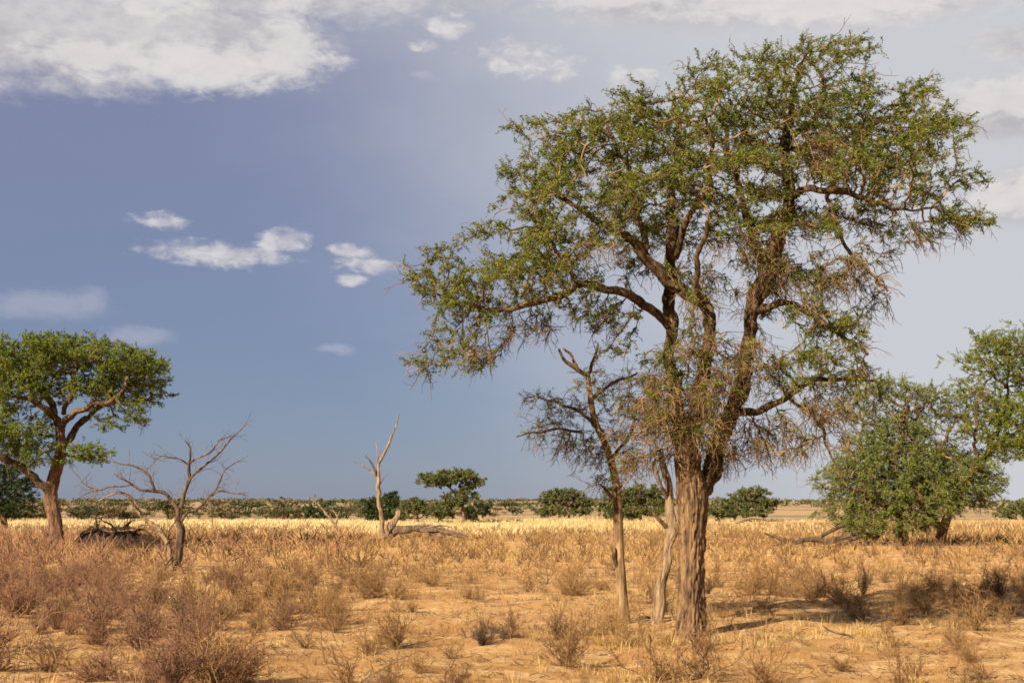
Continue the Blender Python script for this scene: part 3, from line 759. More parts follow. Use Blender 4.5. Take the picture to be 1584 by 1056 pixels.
far_tree('dark_bush', 'dark green bush just beyond the leaning snag', 806, [(592, 812, 0, 2), (592, 790, 0, 1.5)], [], [(590, 788, 26, 18), (602, 772, 14, 12), (575, 780, 15, 12), (606, 795, 18, 9)], 420, M_LEAFD, cat='bush')
far_tree('grey_bush', 'grey-green bush between the dark bush and the umbrella tree', 807, [(646, 811, 0, 2), (646, 795, 0, 1.4)], [], [(642, 782, 20, 11), (655, 790, 16, 10), (630, 790, 14, 8)], 320, M_LEAFF, cat='bush')
far_tree('dark_bush', 'small dark bush at the foot of the umbrella tree', 806, [(738, 809, 0, 1.6), (738, 795, 0, 1.2)], [], [(738, 788, 22, 9), (728, 795, 12, 8), (748, 783, 11, 7)], 240, M_LEAFD, cat='bush')
far_tree('dark_bush', 'dark bush behind the leaning dead sapling', 803, [(497, 806, 0, 1.6), (497, 795, 0, 1.2)], [], [(492, 790, 22, 9), (505, 786, 14, 8), (520, 797, 8, 5)], 220, M_LEAFD, cat='bush')
far_tree('umbrella_tree', 'flat umbrella tree in the gap left of the slim tree', 804, [(880, 808, 0, 2.4), (880, 795, 0, 2), (876, 780, 0, 1.5)], [[(878, 785, 0, 1.2), (862, 775, 0, .8)], [(878, 785, 0, 1.2), (892, 772, 0, .8)], [(880, 798, 0, 1.2), (898, 788, 0, .8)]],
         [(872, 766, 32, 8), (850, 772, 12, 6), (904, 777, 14, 7), (858, 788, 24, 7), (896, 788, 18, 6), (845, 792, 12, 5)], 600, M_LEAFF)
far_tree('bushy_tree', 'bushy tree seen between the slim trunk and the camelthorn trunk', 808, [(992, 812, 0, 3), (990, 790, 0, 2.2), (992, 770, 0, 1.6)], [[(991, 785, 0, 1.5), (965, 772, 0, 1)], [(991, 780, 0, 1.5), (1015, 765, 0, 1)]],
         [(962, 768, 28, 16), (1000, 766, 32, 18), (975, 788, 30, 12), (1015, 785, 25, 14), (940, 782, 14, 14)], 620, M_LEAFF)
far_tree('bushy_tree', 'rounded tree with low skirt just right of the camelthorn trunk', 806, [(1158, 810, 0, 2.6), (1158, 790, 0, 2), (1160, 772, 0, 1.4)], [[(1158, 790, 0, 1.2), (1130, 785, 0, .8)], [(1159, 785, 0, 1.2), (1188, 778, 0, .8)]],
         [(1164, 764, 26, 10), (1160, 778, 36, 12), (1192, 780, 14, 8), (1125, 790, 34, 10), (1160, 792, 38, 9)], 520, M_LEAFF)
far_tree('grey_bush', 'grey bush at the right edge behind the rounded thorn tree', 803, [(1572, 806, 0, 1.6), (1572, 795, 0, 1.2)], [], [(1568, 789, 24, 9), (1584, 782, 20, 9), (1548, 796, 14, 6)], 240, M_LEAFF, cat='bush')
far_tree('dark_bush', 'small dark bush under the left foliage of the bushy tree', 806, [(950, 809, 0, 1.2), (950, 800, 0, 1)], [], [(950, 798, 15, 7)], 90, M_LEAFD, cat='bush')

# ------------------------------------------------------------------ far bush belt
def bush_proto(k, rng):
    mb = MB()
    cs = [(rng.uniform(-.55, .55), rng.uniform(-.5, .5), rng.uniform(.35, .75), rng.uniform(.35, .6)) for _ in range(5 + k % 3)]
    pts = []
    for (x, y, z, r) in cs:
        n = 70 + 25 * (k % 3)
        d = unit(RNG.normal(size=(n, 3))) * (RNG.uniform(0.3, 1, (n, 1)) ** 0.5)
        p = np.array((x, y, z)) + d * np.array((r, r, r * 0.7)); p[:, 2] = np.maximum(p[:, 2], 0.03); pts.append(p)
    P = np.concatenate(pts)
    leaves(mb, P, 0.17, 0.35, np.clip(RNG.normal(0.3, 0.15, len(P)), 0, .6), 0.3)
    if k >= 4:      # flat-topped little tree on a bare stem
        P = P * np.array([1.1, 1.1, .45]) + np.array([0, 0, .62]); mb = MB()
        leaves(mb, P, 0.15, 0.35, np.clip(RNG.normal(0.3, 0.15, len(P)), 0, .6), 0.3)
        cs = [(c[0], c[1], c[2] * .45 + .6, c[3]) for c in cs]
    st = np.array([(c[0], c[1], c[2]) for c in cs])
    prisms(mb, st * np.array([.15, .15, 0]) - np.array([0, 0, .1]), st, np.full(len(st), .05), np.full(len(st), .015), 4, 0.55)
    return mb.mesh('belt_bush', M_FARLEAF)
BUSH = [bush_proto(k, random.Random(k)) for k in range(7)]

BELT = []
def belt():
    rng = random.Random(11)
    placed = 0
    def lab(px):
        if px < 110: return 'far bush left of the acacia trunk'
        if px < 260: return 'far bush between acacia and dead tree'
        if px < 470: return 'far bush between dead tree and dead sapling'
        if px < 780: return 'far bush behind the snag and umbrella tree'
        if px < 1060: return 'far bush left of the camelthorn trunk'
        return 'far bush right of the camelthorn trunk'
    spots = []
    for _ in range(125):
        spots.append((rng.uniform(-60, 570), rng.choice([rng.uniform(204, 280), rng.uniform(230, 560)])))
    for _ in range(26): spots.append((rng.uniform(540, 840), rng.uniform(260, 600)))
    for _ in range(44): spots.append((rng.uniform(740, 1640), rng.uniform(280, 620)))
    for px, Y in spots:
        x = (px - 792) / FPX * Y * 1.007
        h = 0.7 + 2.2 * rng.random() ** 1.8 if Y < 320 else 0.9 + 2.2 * rng.random() ** 1.6
        if px > 740: h *= 0.75
        o = bpy.data.objects.new('far_bush', rng.choice(BUSH)); COL.objects.link(o)
        o.location = (x, Y, float(gz(x, Y)) - 0.05)
        s = h * rng.uniform(0.9, 1.6)
        o.scale = (s, s, h); o.rotation_euler = (0, 0, rng.uniform(0, 6.28))
        tag(o, lab(px), 'bush', 'bushes of the far belt')
        BELT.append((o, px, Y, lab(px)))
    # the distant woodland that closes the plain
    mb = MB()
    for _ in range(1500):
        Y = rng.uniform(640, 2300) if rng.random() < .6 else rng.uniform(1500, 2100)
        px = rng.uniform(-150, 1740)
        x = (px - 792) / FPX * Y
        s = rng.uniform(1.4, 3.2) * (1.15 if px < 600 else .85)
        n = 22
        d = unit(RNG.normal(size=(n, 3))) * (RNG.uniform(0.2, 1, (n, 1)) ** .5)
        p = np.array((x, Y, float(gz(x, Y)) + s * .6)) + d * np.array((s * 1.5, s, s * .7))
        leaves(mb, p, 1.1 + s * .25, .5, np.clip(RNG.normal(rng.uniform(.0, .28), .06, n), 0, 1), .3)
    o = mb.build('distant_woodland', M_FARLEAF)
    tag(o, 'thin dark line of distant woodland along the whole horizon', 'woodland', kind='stuff')
belt()

# ------------------------------------------------------------------ dead trees and fallen wood
def wood(name, label, cat, Y, pieces, twig_n=0, twig_len=0.5, tip=0.006, sides=9, group=None, twmat=None, base=None, buried=True):
    """pieces: (part name, material, [(px, py, depth offset, r px), ...])"""
    P0 = limb3(pieces[0][2], Y)
    if base is None: b = np.array((P0[0, 0], P0[0, 1], float(gz(P0[0, 0], P0[0, 1]))))
    else: b = np.array(base)
    root = empty(name, b); tag(root, label, cat, group)
    tw = MB()
    for j, (nm, mat, pts) in enumerate(pieces):
        L3 = limb3(pts, Y)
        if j == 0 and buried: L3[0, 2] = b[2] - 0.08
        S = spline(L3, 0.012 * Y ** 0.75)
        for a in range(1, len(S)):
            q = Vector((S[a, 0] * 2.2 + j * 5, S[a, 1] * 2, S[a, 2] * 2.2))
            amp = 0.55 * S[a, 3] + 0.0011 * Y * min(1, a / 5)
            S[a, 0] += amp * mnoise.noise(q); S[a, 2] += amp * mnoise.noise(q + Vector((9, 3, 1)))
            S[a, 3] *= 1 + 0.22 * mnoise.noise(q * 1.7)
        big = S[0, 3] > 4.5 * Y / FPX
        mb = MB(); tube(mb, S, sides * 3 if big else sides, S[0, 3] * 0.22 if big else 0.0, j * 2.3 + Y, ridges=6, knob=0.13)
        mb.build(nm, mat, root, b, True)
        thin = S[S[:, 3] < 4.2 * Y / FPX]
        if twig_n and len(thin) > 2 and j > 0:
            idx = RNG.integers(1, len(thin), max(1, int(twig_n * len(thin) / 10)))
            D = unit(thin[idx, :3] - thin[idx - 1, :3])
            T = twig_paths(thin[idx, :3], D, twig_len, 4, 0.75, 0.0, 0.12)
            path_segs(tw, T, tip, tip * 0.5, 3, np.clip(RNG.normal(.4, .2, len(idx)), 0, 1))
            T2 = twig_paths(T[:, 2], unit(T[:, 2] - T[:, 1]), twig_len * .5, 2, 0.8, 0.0, 0.05)
            path_segs(tw, T2, tip * .7, tip * 0.4, 3, .4)
    if tw.n:
        o = tw.build('twigs', twmat or M_TWIG, root, b); o['kind'] = 'stuff'
    return root

YD = depth_of(882)
wood('dead_tree', 'leafless dead tree with twisted trunk between the acacia and the snag', 'dead tree', YD, [
    ('trunk', M_DEAD, [(276, 890, 0, 7.60), (275, 872, 0, 6.46), (277, 850, 0, 6.08), (281, 822, 0, 5.70), (279, 805, 0, 5.32), (277, 787, 0, 4.94)]),
    ('stem', M_DEADP, [(267, 882, .1, 4.94), (263, 860, .1, 4.18), (257, 835, .1, 3.50), (241, 817, .1, 3.19), (224, 805, .1, 2.89), (214, 788, 0, 2.43), (201, 766, 0, 1.82), (180, 761, -.1, 1.37), (152, 774, -.2, 0.76)]),
    ('limb', M_DEAD, [(277, 790, 0, 3.80), (267, 775, -.1, 3.19), (255, 765, -.2, 2.89), (239, 758, -.3, 2.43), (218, 758, -.4, 1.82), (200, 746, -.5, 1.52), (186, 742, -.5, 1.14), (176, 734, -.5, 0.53)]),
    ('limb', M_DEAD, [(205, 749, -.5, 1.29), (186, 752, -.4, 1.14), (166, 753, -.3, 1.14), (152, 758, -.2, 0.99), (139, 760, 0, 0.84), (124, 767, 0, 0.46)]),
    ('limb', M_DEAD, [(239, 758, -.3, 2.43), (235, 745, -.4, 2.28), (225, 730, -.5, 1.98), (207, 720, -.5, 1.52), (191, 718, -.6, 1.14), (172, 714, -.7, 0.53)]),
    ('limb', M_DEAD, [(277, 790, 0, 3.50), (286, 762, .1, 3.04), (293, 740, .2, 2.74), (293, 719, .2, 2.13), (294, 694, .3, 1.37), (285, 680, .3, 0.68)]),
    ('limb', M_DEAD, [(294, 739, .2, 2.28), (311, 724, .3, 1.98), (330, 708, .4, 1.67), (350, 687, .5, 1.37), (362, 675, .5, 1.06), (376, 661, .6, 0.53)]),
    ('limb', M_DEAD, [(293, 717, .2, 1.52), (305, 708, .1, 1.44), (325, 701, 0, 1.37), (332, 688, 0, 1.06), (346, 675, 0, 0.53)]),
    ('limb', M_DEAD, [(292, 719, .2, 1.37), (280, 711, 0, 1.22), (266, 707, -.1, 1.14), (250, 706, -.2, 0.84), (238, 715, -.3, 0.68), (228, 727, -.3, 0.46)]),
    ('limb', M_DEAD, [(280, 806, 0, 2.74), (291, 792, -.1, 2.13), (305, 787, -.2, 1.98), (320, 771, -.3, 1.90), (334, 762, -.4, 1.52), (350, 760, -.5, 1.22), (366, 763, -.5, 0.84), (382, 767, -.5, 0.46)]),
    ('limb', M_DEAD, [(328, 767, -.3, 1.37), (341, 742, -.2, 1.22), (348, 730, -.2, 0.99), (357, 721, -.1, 0.76), (383, 705, 0, 0.38)]),
    ('limb', M_DEAD, [(320, 772, -.3, 1.22), (327, 787, -.4, 0.91), (328, 812, -.4, 0.46)]),
    ('limb', M_DEAD, [(150, 757, -.2, 0.84), (134, 751, -.1, 0.84), (120, 737, 0, 0.61), (111, 726, 0, 0.38)]),
    ('limb', M_DEADP, [(214, 790, 0, 1.37), (208, 782, -.2, 1.37), (199, 776, -.3, 0.91), (186, 779, -.3, 0.46)]),
    ('limb', M_DEAD, [(258, 836, .1, 1.37), (262, 818, 0, 1.22), (272, 806, -.1, 0.76)]),
], twig_n=12, twig_len=0.6, tip=0.009)

YS = depth_of(834)
wood('dead_snag', 'tall bare snag rising with a curved tip above the fallen log', 'dead tree', YS, [
    ('trunk', M_DEADP, [(594, 836, 0, 4.56), (591, 815, 0, 3.50), (587, 780, 0, 3.04), (585, 742, 0, 2.74), (586, 714, 0, 2.13), (602, 686, 0, 1.52), (611, 664, 0, 1.14), (616, 640, 0, 0.46)]),
    ('limb', M_DEAD, [(583, 736, 0, 1.82), (576, 718, -.3, 1.52), (564, 705, -.4, 0.76)]),
    ('limb', M_DEADP, [(584, 738, 0, 1.37), (570, 726, .3, 1.06), (557, 717, .4, 0.53)]),
    ('limb', M_DEADP, [(586, 712, 0, 0.91), (583, 700, 0, 0.76), (581, 683, 0, 0.38)]),
    ('limb', M_DEAD, [(587, 750, 0, 0.91), (592, 742, 0, 0.68), (593, 738, 0, 0.38)]),
], twig_n=1, twig_len=0.6, tip=0.014)
wood('fallen_log', 'weathered fallen log with upturned root end beside the snag', 'log', YS - 1.0, [
    ('log', M_DEAD, [(604, 828, 0, 6), (616, 821, 0, 6.5), (640, 815, -.4, 5), (662, 818, -.8, 4.2), (690, 824, -1.3, 3.2), (732, 836, -2, 1.2)]),
    ('root', M_DEADP, [(603, 832, 0, 5), (606, 815, .2, 4.6), (611, 802, .4, 4.2), (617, 792, .5, 4)]),
    ('root', M_DARKW, [(604, 828, -.3, 5), (598, 834, -.6, 3.4), (590, 836, -.9, 2)]),  # dark piece put in for the shadow under the log
    ('limb', M_DEADP, [(626, 819, -.2, 3), (655, 812, .2, 2.6), (690, 819, .6, 2), (728, 828, 1, .8)]),
    ('limb', M_DEAD, [(640, 817, -.4, 2.4), (668, 826, -1.2, 2), (700, 834, -2, 1.2), (716, 838, -2.4, .6)]),
    ('limb', M_DEADP, [(662, 816, -.6, 1.8), (680, 812, -.2, 1.4), (700, 816, 0, .6)]),
    ('root', M_DEADP, [(601, 824, -.4, 2.6), (599, 812, -.5, 2.6), (602, 806, -.5, 1.6)]),
], twig_n=3, twig_len=0.8, tip=0.012, buried=False)
wood('dead_sapling', 'small leaning dead sapling in the yellow grass left of the snag', 'dead tree', depth_of(824), [
    ('trunk', M_DEADP, [(521, 828, 0, 2.2), (520, 815, 0, 1.9), (514, 806, 0, 1.8), (505, 795, 0, 1.6), (497, 783, 0, 1.3), (474, 767, 0, .6)]),
    ('limb', M_DEADP, [(519, 812, 0, 1.6), (522, 800, .2, 1.3), (517, 793, .3, 1), (511, 788, .3, .6)]),
    ('limb', M_DEADP, [(521, 800, .2, 1), (526, 790, .3, .6)]),
    ('limb', M_DEAD, [(520, 822, 0, 1.2), (506, 818, 0, 1), (494, 807, 0, .5)]),
], twig_n=2, twig_len=0.6, tip=0.012)
wood('pale_dead_trunk', 'pale barkless dead trunk leaning against the camelthorn trunk', 'dead tree', depth_of(968), [
    ('trunk', M_DEADP, [(1014, 972, 0, 11), (1018, 945, 0, 8.5), (1023, 915, 0, 7), (1028, 880, 0, 6.5), (1036, 845, .1, 7), (1038, 825, .1, 8), (1034, 795, .1, 7.5), (1033, 765, .1, 6.5), (1028, 730, .1, 4.5), (1022, 700, .1, 3)]),
    ('limb', M_DEADP, [(1038, 835, .1, 5.5), (1047, 815, -.1, 4.5), (1052, 790, -.2, 3.5), (1050, 770, -.2, 2)]),
    ('limb', M_DEADP, [(1031, 815, .1, 4), (1018, 800, -.1, 3), (1008, 790, -.2, 1.6)]),
    ('limb', M_DEADP, [(1032, 770, .1, 3.5), (1020, 745, -.2, 2.5), (1012, 715, -.3, 1.4)]),
], twig_n=6, twig_len=0.5, tip=0.005)

# fallen dark trunk and its tangle left of the dead tree
YF = depth_of(846)
wood('fallen_dark_trunk', 'dark arched fallen trunk lying in scrub beside the leafless dead tree', 'log', YF, [
    ('log', M_DARKW, [(116, 836, .6, 3), (130, 833, .4, 7), (150, 832, .2, 11), (180, 831, 0, 13), (205, 832, -.2, 11), (226, 835, -.4, 7), (246, 840, -.6, 3)]),
    ('root', M_DARKW, [(160, 842, .6, 6), (178, 846, .8, 6), (198, 848, .8, 4)]),
    ('limb', M_DEADP, [(112, 838, .2, 1), (130, 822, 0, 1.8), (160, 817, -.1, 2.2), (200, 816, -.1, 2)]),
    ('limb', M_DEAD, [(150, 824, 0, 1.9), (150, 812, 0, 1.5), (148, 801, 0, .7)]),
    ('limb', M_DEAD, [(182, 824, 0, 1.9), (172, 812, 0, 1.6), (158, 805, 0, .8)]),
    ('limb', M_DARKW, [(190, 818, 0, 3), (197, 812, 0, 2), (206, 806, 0, .8)]),
    ('limb', M_DEADP, [(148, 846, -1, 1.2), (168, 843, -1, 1.6), (186, 846, -1, 1)]),
    ('limb', M_DEAD, [(205, 824, -.4, 2), (222, 818, -.6, 1.6), (240, 832, -.8, 1)]),
], twig_n=30, twig_len=1.0, tip=0.013, buried=False, twmat=M_SHRUBD)
wood('fallen_branch', 'long grey fallen branch on tan grass right of the camelthorn', 'branch', depth_of(845), [
    ('stem', M_DEAD, [(1360, 826, 0, 5.4), (1330, 826, 0, 4.8), (1300, 832, 0, 4.3), (1275, 836, 0, 4.1), (1250, 835, 0, 3.8), (1222, 836, 0, 3.1), (1200, 830, 0, 2.2), (1182, 824, 0, 1.0)]),
    ('limb', M_DEAD, [(1262, 836, 0, 2.9), (1280, 822, .3, 2.9), (1310, 814, .6, 3.1), (1348, 808, 1, 2.4)]),
    ('limb', M_DEAD, [(1345, 824, -.2, 3.0), (1310, 838, -.8, 2.9), (1285, 848, -1.2, 2.2), (1258, 860, -1.8, 1.0)]),
    ('limb', M_DEAD, [(1220, 836, 0, 1.9), (1205, 842, -.5, 1.4), (1192, 842, -.7, 0.7)]),
    ('limb', M_DEAD, [(1240, 835, 0, 1.7), (1228, 826, .2, 1.2), (1214, 826, .3, 0.6)]),
], twig_n=4, twig_len=0.5, tip=0.009, buried=False)
wood('bleached_log', 'short bleached log on the grass rise right of the camelthorn trunk', 'log', depth_of(812), [
    ('log', M_DEADP, [(1138, 808, 0, 1.4), (1152, 803, 0, 2), (1168, 800, 0, 2.4), (1182, 803, 0, 1.8), (1190, 808, 0, .8)]),
    ('limb', M_DEAD, [(1160, 803, 0, 1.2), (1150, 806, -.5, 1), (1140, 810, -.8, .6)])], buried=False)

# small dead wood of the foreground
def stick(name, label, cat, pts, py, mat, extra=(), group=None):
    Y = depth_of(py)
    return wood(name, label, cat, Y, [('stem', mat, pts)] + [('limb', mat, e) for e in extra], group=group, sides=7, buried=False, twig_n=2, twig_len=.2, tip=.004)
stick('forked_stick', 'short dark forked stick on sand left of the brush heap', 'stick', [(716, 990, 0, 1.2), (728, 985, 0, 2), (738, 978, 0, 2), (739, 970, 0, 1)], 990, M_DEAD, [[(722, 987, 0, 1.4), (718, 978, 0, 1.2), (714, 970, 0, .6)]])
stick('broken_stick', 'broken dark stick with three prongs beside the brush heap', 'stick', [(800, 996, 0, 1.5), (785, 986, 0, 2.6), (774, 978, 0, 2.6), (765, 969, 0, 1.2)], 994, M_DEAD, [[(782, 985, 0, 2.2), (779, 976, 0, 1.6), (776, 968, 0, .8)], [(770, 978, 0, 2), (760, 972, 0, 1.8), (757, 966, 0, .8)], [(798, 994, 0, 1.5), (812, 992, 0, 1)]])
stick('fallen_stick', 'thin crooked stick lying on open sand below the shadow', 'stick', [(1272, 966, 0, .6), (1282, 975, 0, 1.5), (1300, 980, 0, 1.6), (1312, 981, 0, 1.6), (1322, 987, 0, .8)], 990, M_DEAD)
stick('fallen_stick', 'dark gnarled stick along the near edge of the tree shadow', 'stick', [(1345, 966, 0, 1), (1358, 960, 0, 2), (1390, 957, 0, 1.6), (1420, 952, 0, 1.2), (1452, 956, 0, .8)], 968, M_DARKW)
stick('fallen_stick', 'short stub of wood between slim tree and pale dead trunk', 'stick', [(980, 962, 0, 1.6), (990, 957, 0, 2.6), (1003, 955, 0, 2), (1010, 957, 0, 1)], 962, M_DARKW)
stick('fallen_stick', 'pale branch lying in shadow right of the camelthorn base', 'stick', [(1128, 953, 0, 1), (1150, 945, 0, 2.2), (1180, 938, 0, 2.4), (1212, 930, 0, 1.6), (1240, 925, 0, .8)], 950, M_DEADP, [[(1165, 941, 0, 1.6), (1180, 948, 0, 1.2), (1200, 946, 0, .6)]])

# ------------------------------------------------------------------ dry shrubs
def shrub_mesh(seed, mat, stems, detail, r, h=1.0, wide=0.75, droop=0.0, tint0=0.35, nseg=5, rep0=2, sub=3):
    """leafless many-stemmed shrub about one metre high"""
    global RNG
    keep = RNG; RNG = np.random.default_rng(seed)
    mb = MB()
    n = stems
    a = RNG.uniform(0, 2 * np.pi, n); e = RNG.uniform(0.0, 1.0, n) ** 0.8
    lean = 0.12 + wide * e
    D = unit(np.stack((np.cos(a) * lean, np.sin(a) * lean, np.ones(n) * 0.8), axis=1))
    P = np.stack((np.cos(a), np.sin(a), np.zeros(n)), axis=1) * RNG.uniform(0.0, 0.07, (n, 1)); P[:, 2] = -0.03
    L = h * RNG.uniform(0.55, 1.05, n)
    T = twig_paths(P, D, L, nseg, 0.10, -0.05 + droop)
    t = np.clip(RNG.normal(tint0, 0.15, n), 0, 1)
    path_segs(mb, T, r, r * 0.55, 3, t)
    for lvl in range(detail):
        src = []
        for k in range(1, T.shape[1]):
            rep = rep0 if lvl == 0 else 1
            for _ in range(rep):
                d = unit(T[:, k] - T[:, k - 1]); f = RNG.uniform(0, 1, (len(T), 1))
                src.append((T[:, k - 1] * (1 - f) + T[:, k] * f, d))
        P = np.concatenate([s[0] for s in src]); d = np.concatenate([s[1] for s in src])
        ln = h * (0.26 if lvl == 0 else 0.13)
        T = twig_paths(P, d, np.full(len(P), ln), sub if lvl == 0 else 2, 0.55, -0.04 + droop, 0.15)
        t = np.clip(RNG.normal(tint0 + 0.08, 0.18, len(P)), 0, 1)
        rr = r * (0.6 if lvl == 0 else 0.45)
        path_segs(mb, T, rr, rr * 0.6, 3, t)
    RNG = keep
    return mb, mat

NEAR = [shrub_mesh(100 + k, M_SHRUB, 13 + 3 * k, 2, 0.0085, wide=0.55 + 0.1 * k)[0].mesh('dry_shrub', M_SHRUB) for k in range(4)]
NEARP = [shrub_mesh(200 + k, M_SHRUBP, 14 + 3 * k, 2, 0.0085, wide=0.5 + 0.1 * k)[0].mesh('dry_shrub', M_SHRUBP) for k in range(4)]
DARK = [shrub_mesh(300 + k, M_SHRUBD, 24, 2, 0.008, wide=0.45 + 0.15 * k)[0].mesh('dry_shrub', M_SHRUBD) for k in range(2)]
OPEN = [shrub_mesh(400 + k, M_SHRUB, 9 + 2 * k, 2, 0.009, wide=0.9 + 0.1 * k, tint0=0.15)[0].mesh('dry_shrub', M_SHRUB) for k in range(3)]

def put_shrub(mesh, x, y, s, sz, label, group, rng):
    o = bpy.data.objects.new('dry_shrub', mesh); COL.objects.link(o)
    o.location = (x, y, float(gz(x, y))); o.scale = (s, s, sz)
    o.rotation_euler = (rng.uniform(-.08, .08), rng.uniform(-.08, .08), rng.uniform(0, 6.28))
    tag(o, label, 'shrub', group); return o

hand = [  # px, py of the foot, width px, height px, mesh, label
    (612, 1000, 125, 85, NEAR[2], 'fan-shaped dry shrub standing alone on sand left of the forked stick'),
    (497, 952, 110, 60, OPEN[0], 'low spreading dry shrub on sand right of the purple thicket'),
    (285, 950, 110, 70, OPEN[1], 'open dark-stemmed shrub in front of the leafless dead tree'),
    (292, 1000, 110, 60, OPEN[2], 'sprawling dark-stemmed shrub on bare sand below the leafless tree'),
    (360, 1062, 150, 95, NEARP[1], 'reddish dry shrub at the bottom edge below the dead tree'),
    (150, 1062, 190, 75, NEARP[3], 'wide spiky shrub at the bottom left corner of the thicket'),
    (470, 1000, 100, 35, OPEN[0], 'flattened dry shrub on open sand at mid left'),
    (700, 1066, 140, 60, NEAR[1], 'straw-brown shrub at the bottom edge below the broken stick'),
    (600, 1066, 120, 45, OPEN[2], 'low crouched shrub at the bottom edge below the fan-shaped shrub'),
    (900, 1066, 60, 60, OPEN[1], 'thin upright dark shrub at the bottom edge below the slim tree'),
    (1185, 1064, 150, 85, NEAR[3], 'bushy straw-coloured shrub right below the camelthorn base'),
    (1418, 1038, 80, 45, OPEN[0], 'small dark crouching shrub on sand at lower right'),
    (1520, 1045, 100, 40, OPEN[1], 'low brown shrub near the bottom right corner'),
    (1335, 920, 46, 58, DARK[0], 'dark spiky shrub standing in the camelthorn shadow'),  # this and the next three: tree's shade deepened by darker twig colour
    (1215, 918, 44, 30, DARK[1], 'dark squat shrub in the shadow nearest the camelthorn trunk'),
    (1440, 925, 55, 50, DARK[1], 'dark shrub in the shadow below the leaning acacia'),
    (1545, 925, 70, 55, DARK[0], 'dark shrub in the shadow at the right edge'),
    (862, 993, 80, 48, DARK[0], 'dark brush heap of tangled twigs left of the slim tree'),
    (905, 985, 90, 42, OPEN[2], 'arching bare twigs of the brush heap near the slim tree'),
    (1085, 1005, 90, 42, OPEN[1], 'small twiggy shrub hugging the camelthorn base'),
    (1030, 1000, 80, 32, NEAR[0], 'low dry shrub at the foot of the pale dead trunk'),
    (150, 850, 50, 22, DARK[1], 'low dark tangle of twigs at the acacia end of the fallen dark trunk'),
    (192, 851, 60, 26, DARK[0], 'low dark tangle of twigs at the dead-tree end of the fallen dark trunk'),
    (225, 868, 60, 55, DARK[0], 'dark twiggy shrub between the fallen dark trunk and dead tree'),
]
rngs = random.Random(5)
for (px, py, w_, h_, mesh, label) in hand:
    g = ground_at(px, py); s = g[1] / FPX
    put_shrub(mesh, g[0], g[1], w_ * s * 0.62, h_ * s * 1.0, label, 'dry shrubs of the foreground', rngs)

def vn(x, y, s, o):
    return mnoise.noise(Vector((x * s + o, y * s - o, o * 1.7)))

def shrub_density(px, py, x, y):
    n = 0.5 + 0.9 * vn(x, y, 0.16, 3.0)
    n = min(1.25, max(0.0, n))
    if px < 600:
        edge = 995 - 0.16 * max(px, 0)
        d = 1.0 if py < edge - 40 else (0.7 if py < edge else 0.34)
        if py < 905: d = 1.0
    elif px < 1010:
        d = 1.0 if py < 878 else (0.6 if py < 905 else 0.2)
    else:
        d = 0.9 if py < 872 else (0.45 if py < 900 else (0.5 if py < 955 else 0.2))
    if 150 < px < 560 and 868 < py < 925: d *= 0.75
    return d * (0.35 + 0.8 * n)

def zone(px):
    for lim, txt in ((60, 'purple-brown dry shrub at the left edge'), (180, 'purple-brown dry shrub below the flat-topped acacia'), (330, 'dry brown shrub below the leafless dead tree'),
                     (480, 'dry brown shrub right of the leafless dead tree'), (620, 'dry brown shrub in front of the snag'), (760, 'dry tan shrub in front of the fallen log'),
                     (930, 'dry tan shrub left of the slim tree'), (1100, 'dry tan shrub around the camelthorn trunk'), (1300, 'dry tan shrub right of the camelthorn trunk'),
                     (1450, 'dry tan shrub before the rounded thorn tree')):
        if px < lim: return txt
    return 'dry tan shrub before the leaning acacia'
ORD = ['leftmost', 'second from left', 'third from left', 'fourth from left', 'fifth from left', 'sixth from left', 'seventh from left', 'eighth from left', 'ninth from left', 'tenth from left']
ROWS = ['front row', 'second row', 'third row', 'fourth row', 'fifth row', 'sixth row', 'seventh row', 'eighth row', 'ninth row']

def label_rows(items, per=5):
    """items: (object, px, Y, phrase); rows by distance, then places from the left"""
    by = {}
    for it in items: by.setdefault(it[3], []).append(it)
    for txt, L in by.items():
        L.sort(key=lambda q: q[2])
        nr = min(len(ROWS), max(1, round(len(L) / per))); k = math.ceil(len(L) / nr)
        for r_ in range(0, len(L), k):
            row = sorted(L[r_:r_ + k], key=lambda q: q[1])
            for j, it in enumerate(row):
                it[0]['label'] = '%s, %s, %s' % (txt, ROWS[min(r_ // k, len(ROWS) - 1)], ORD[min(j, 9)])

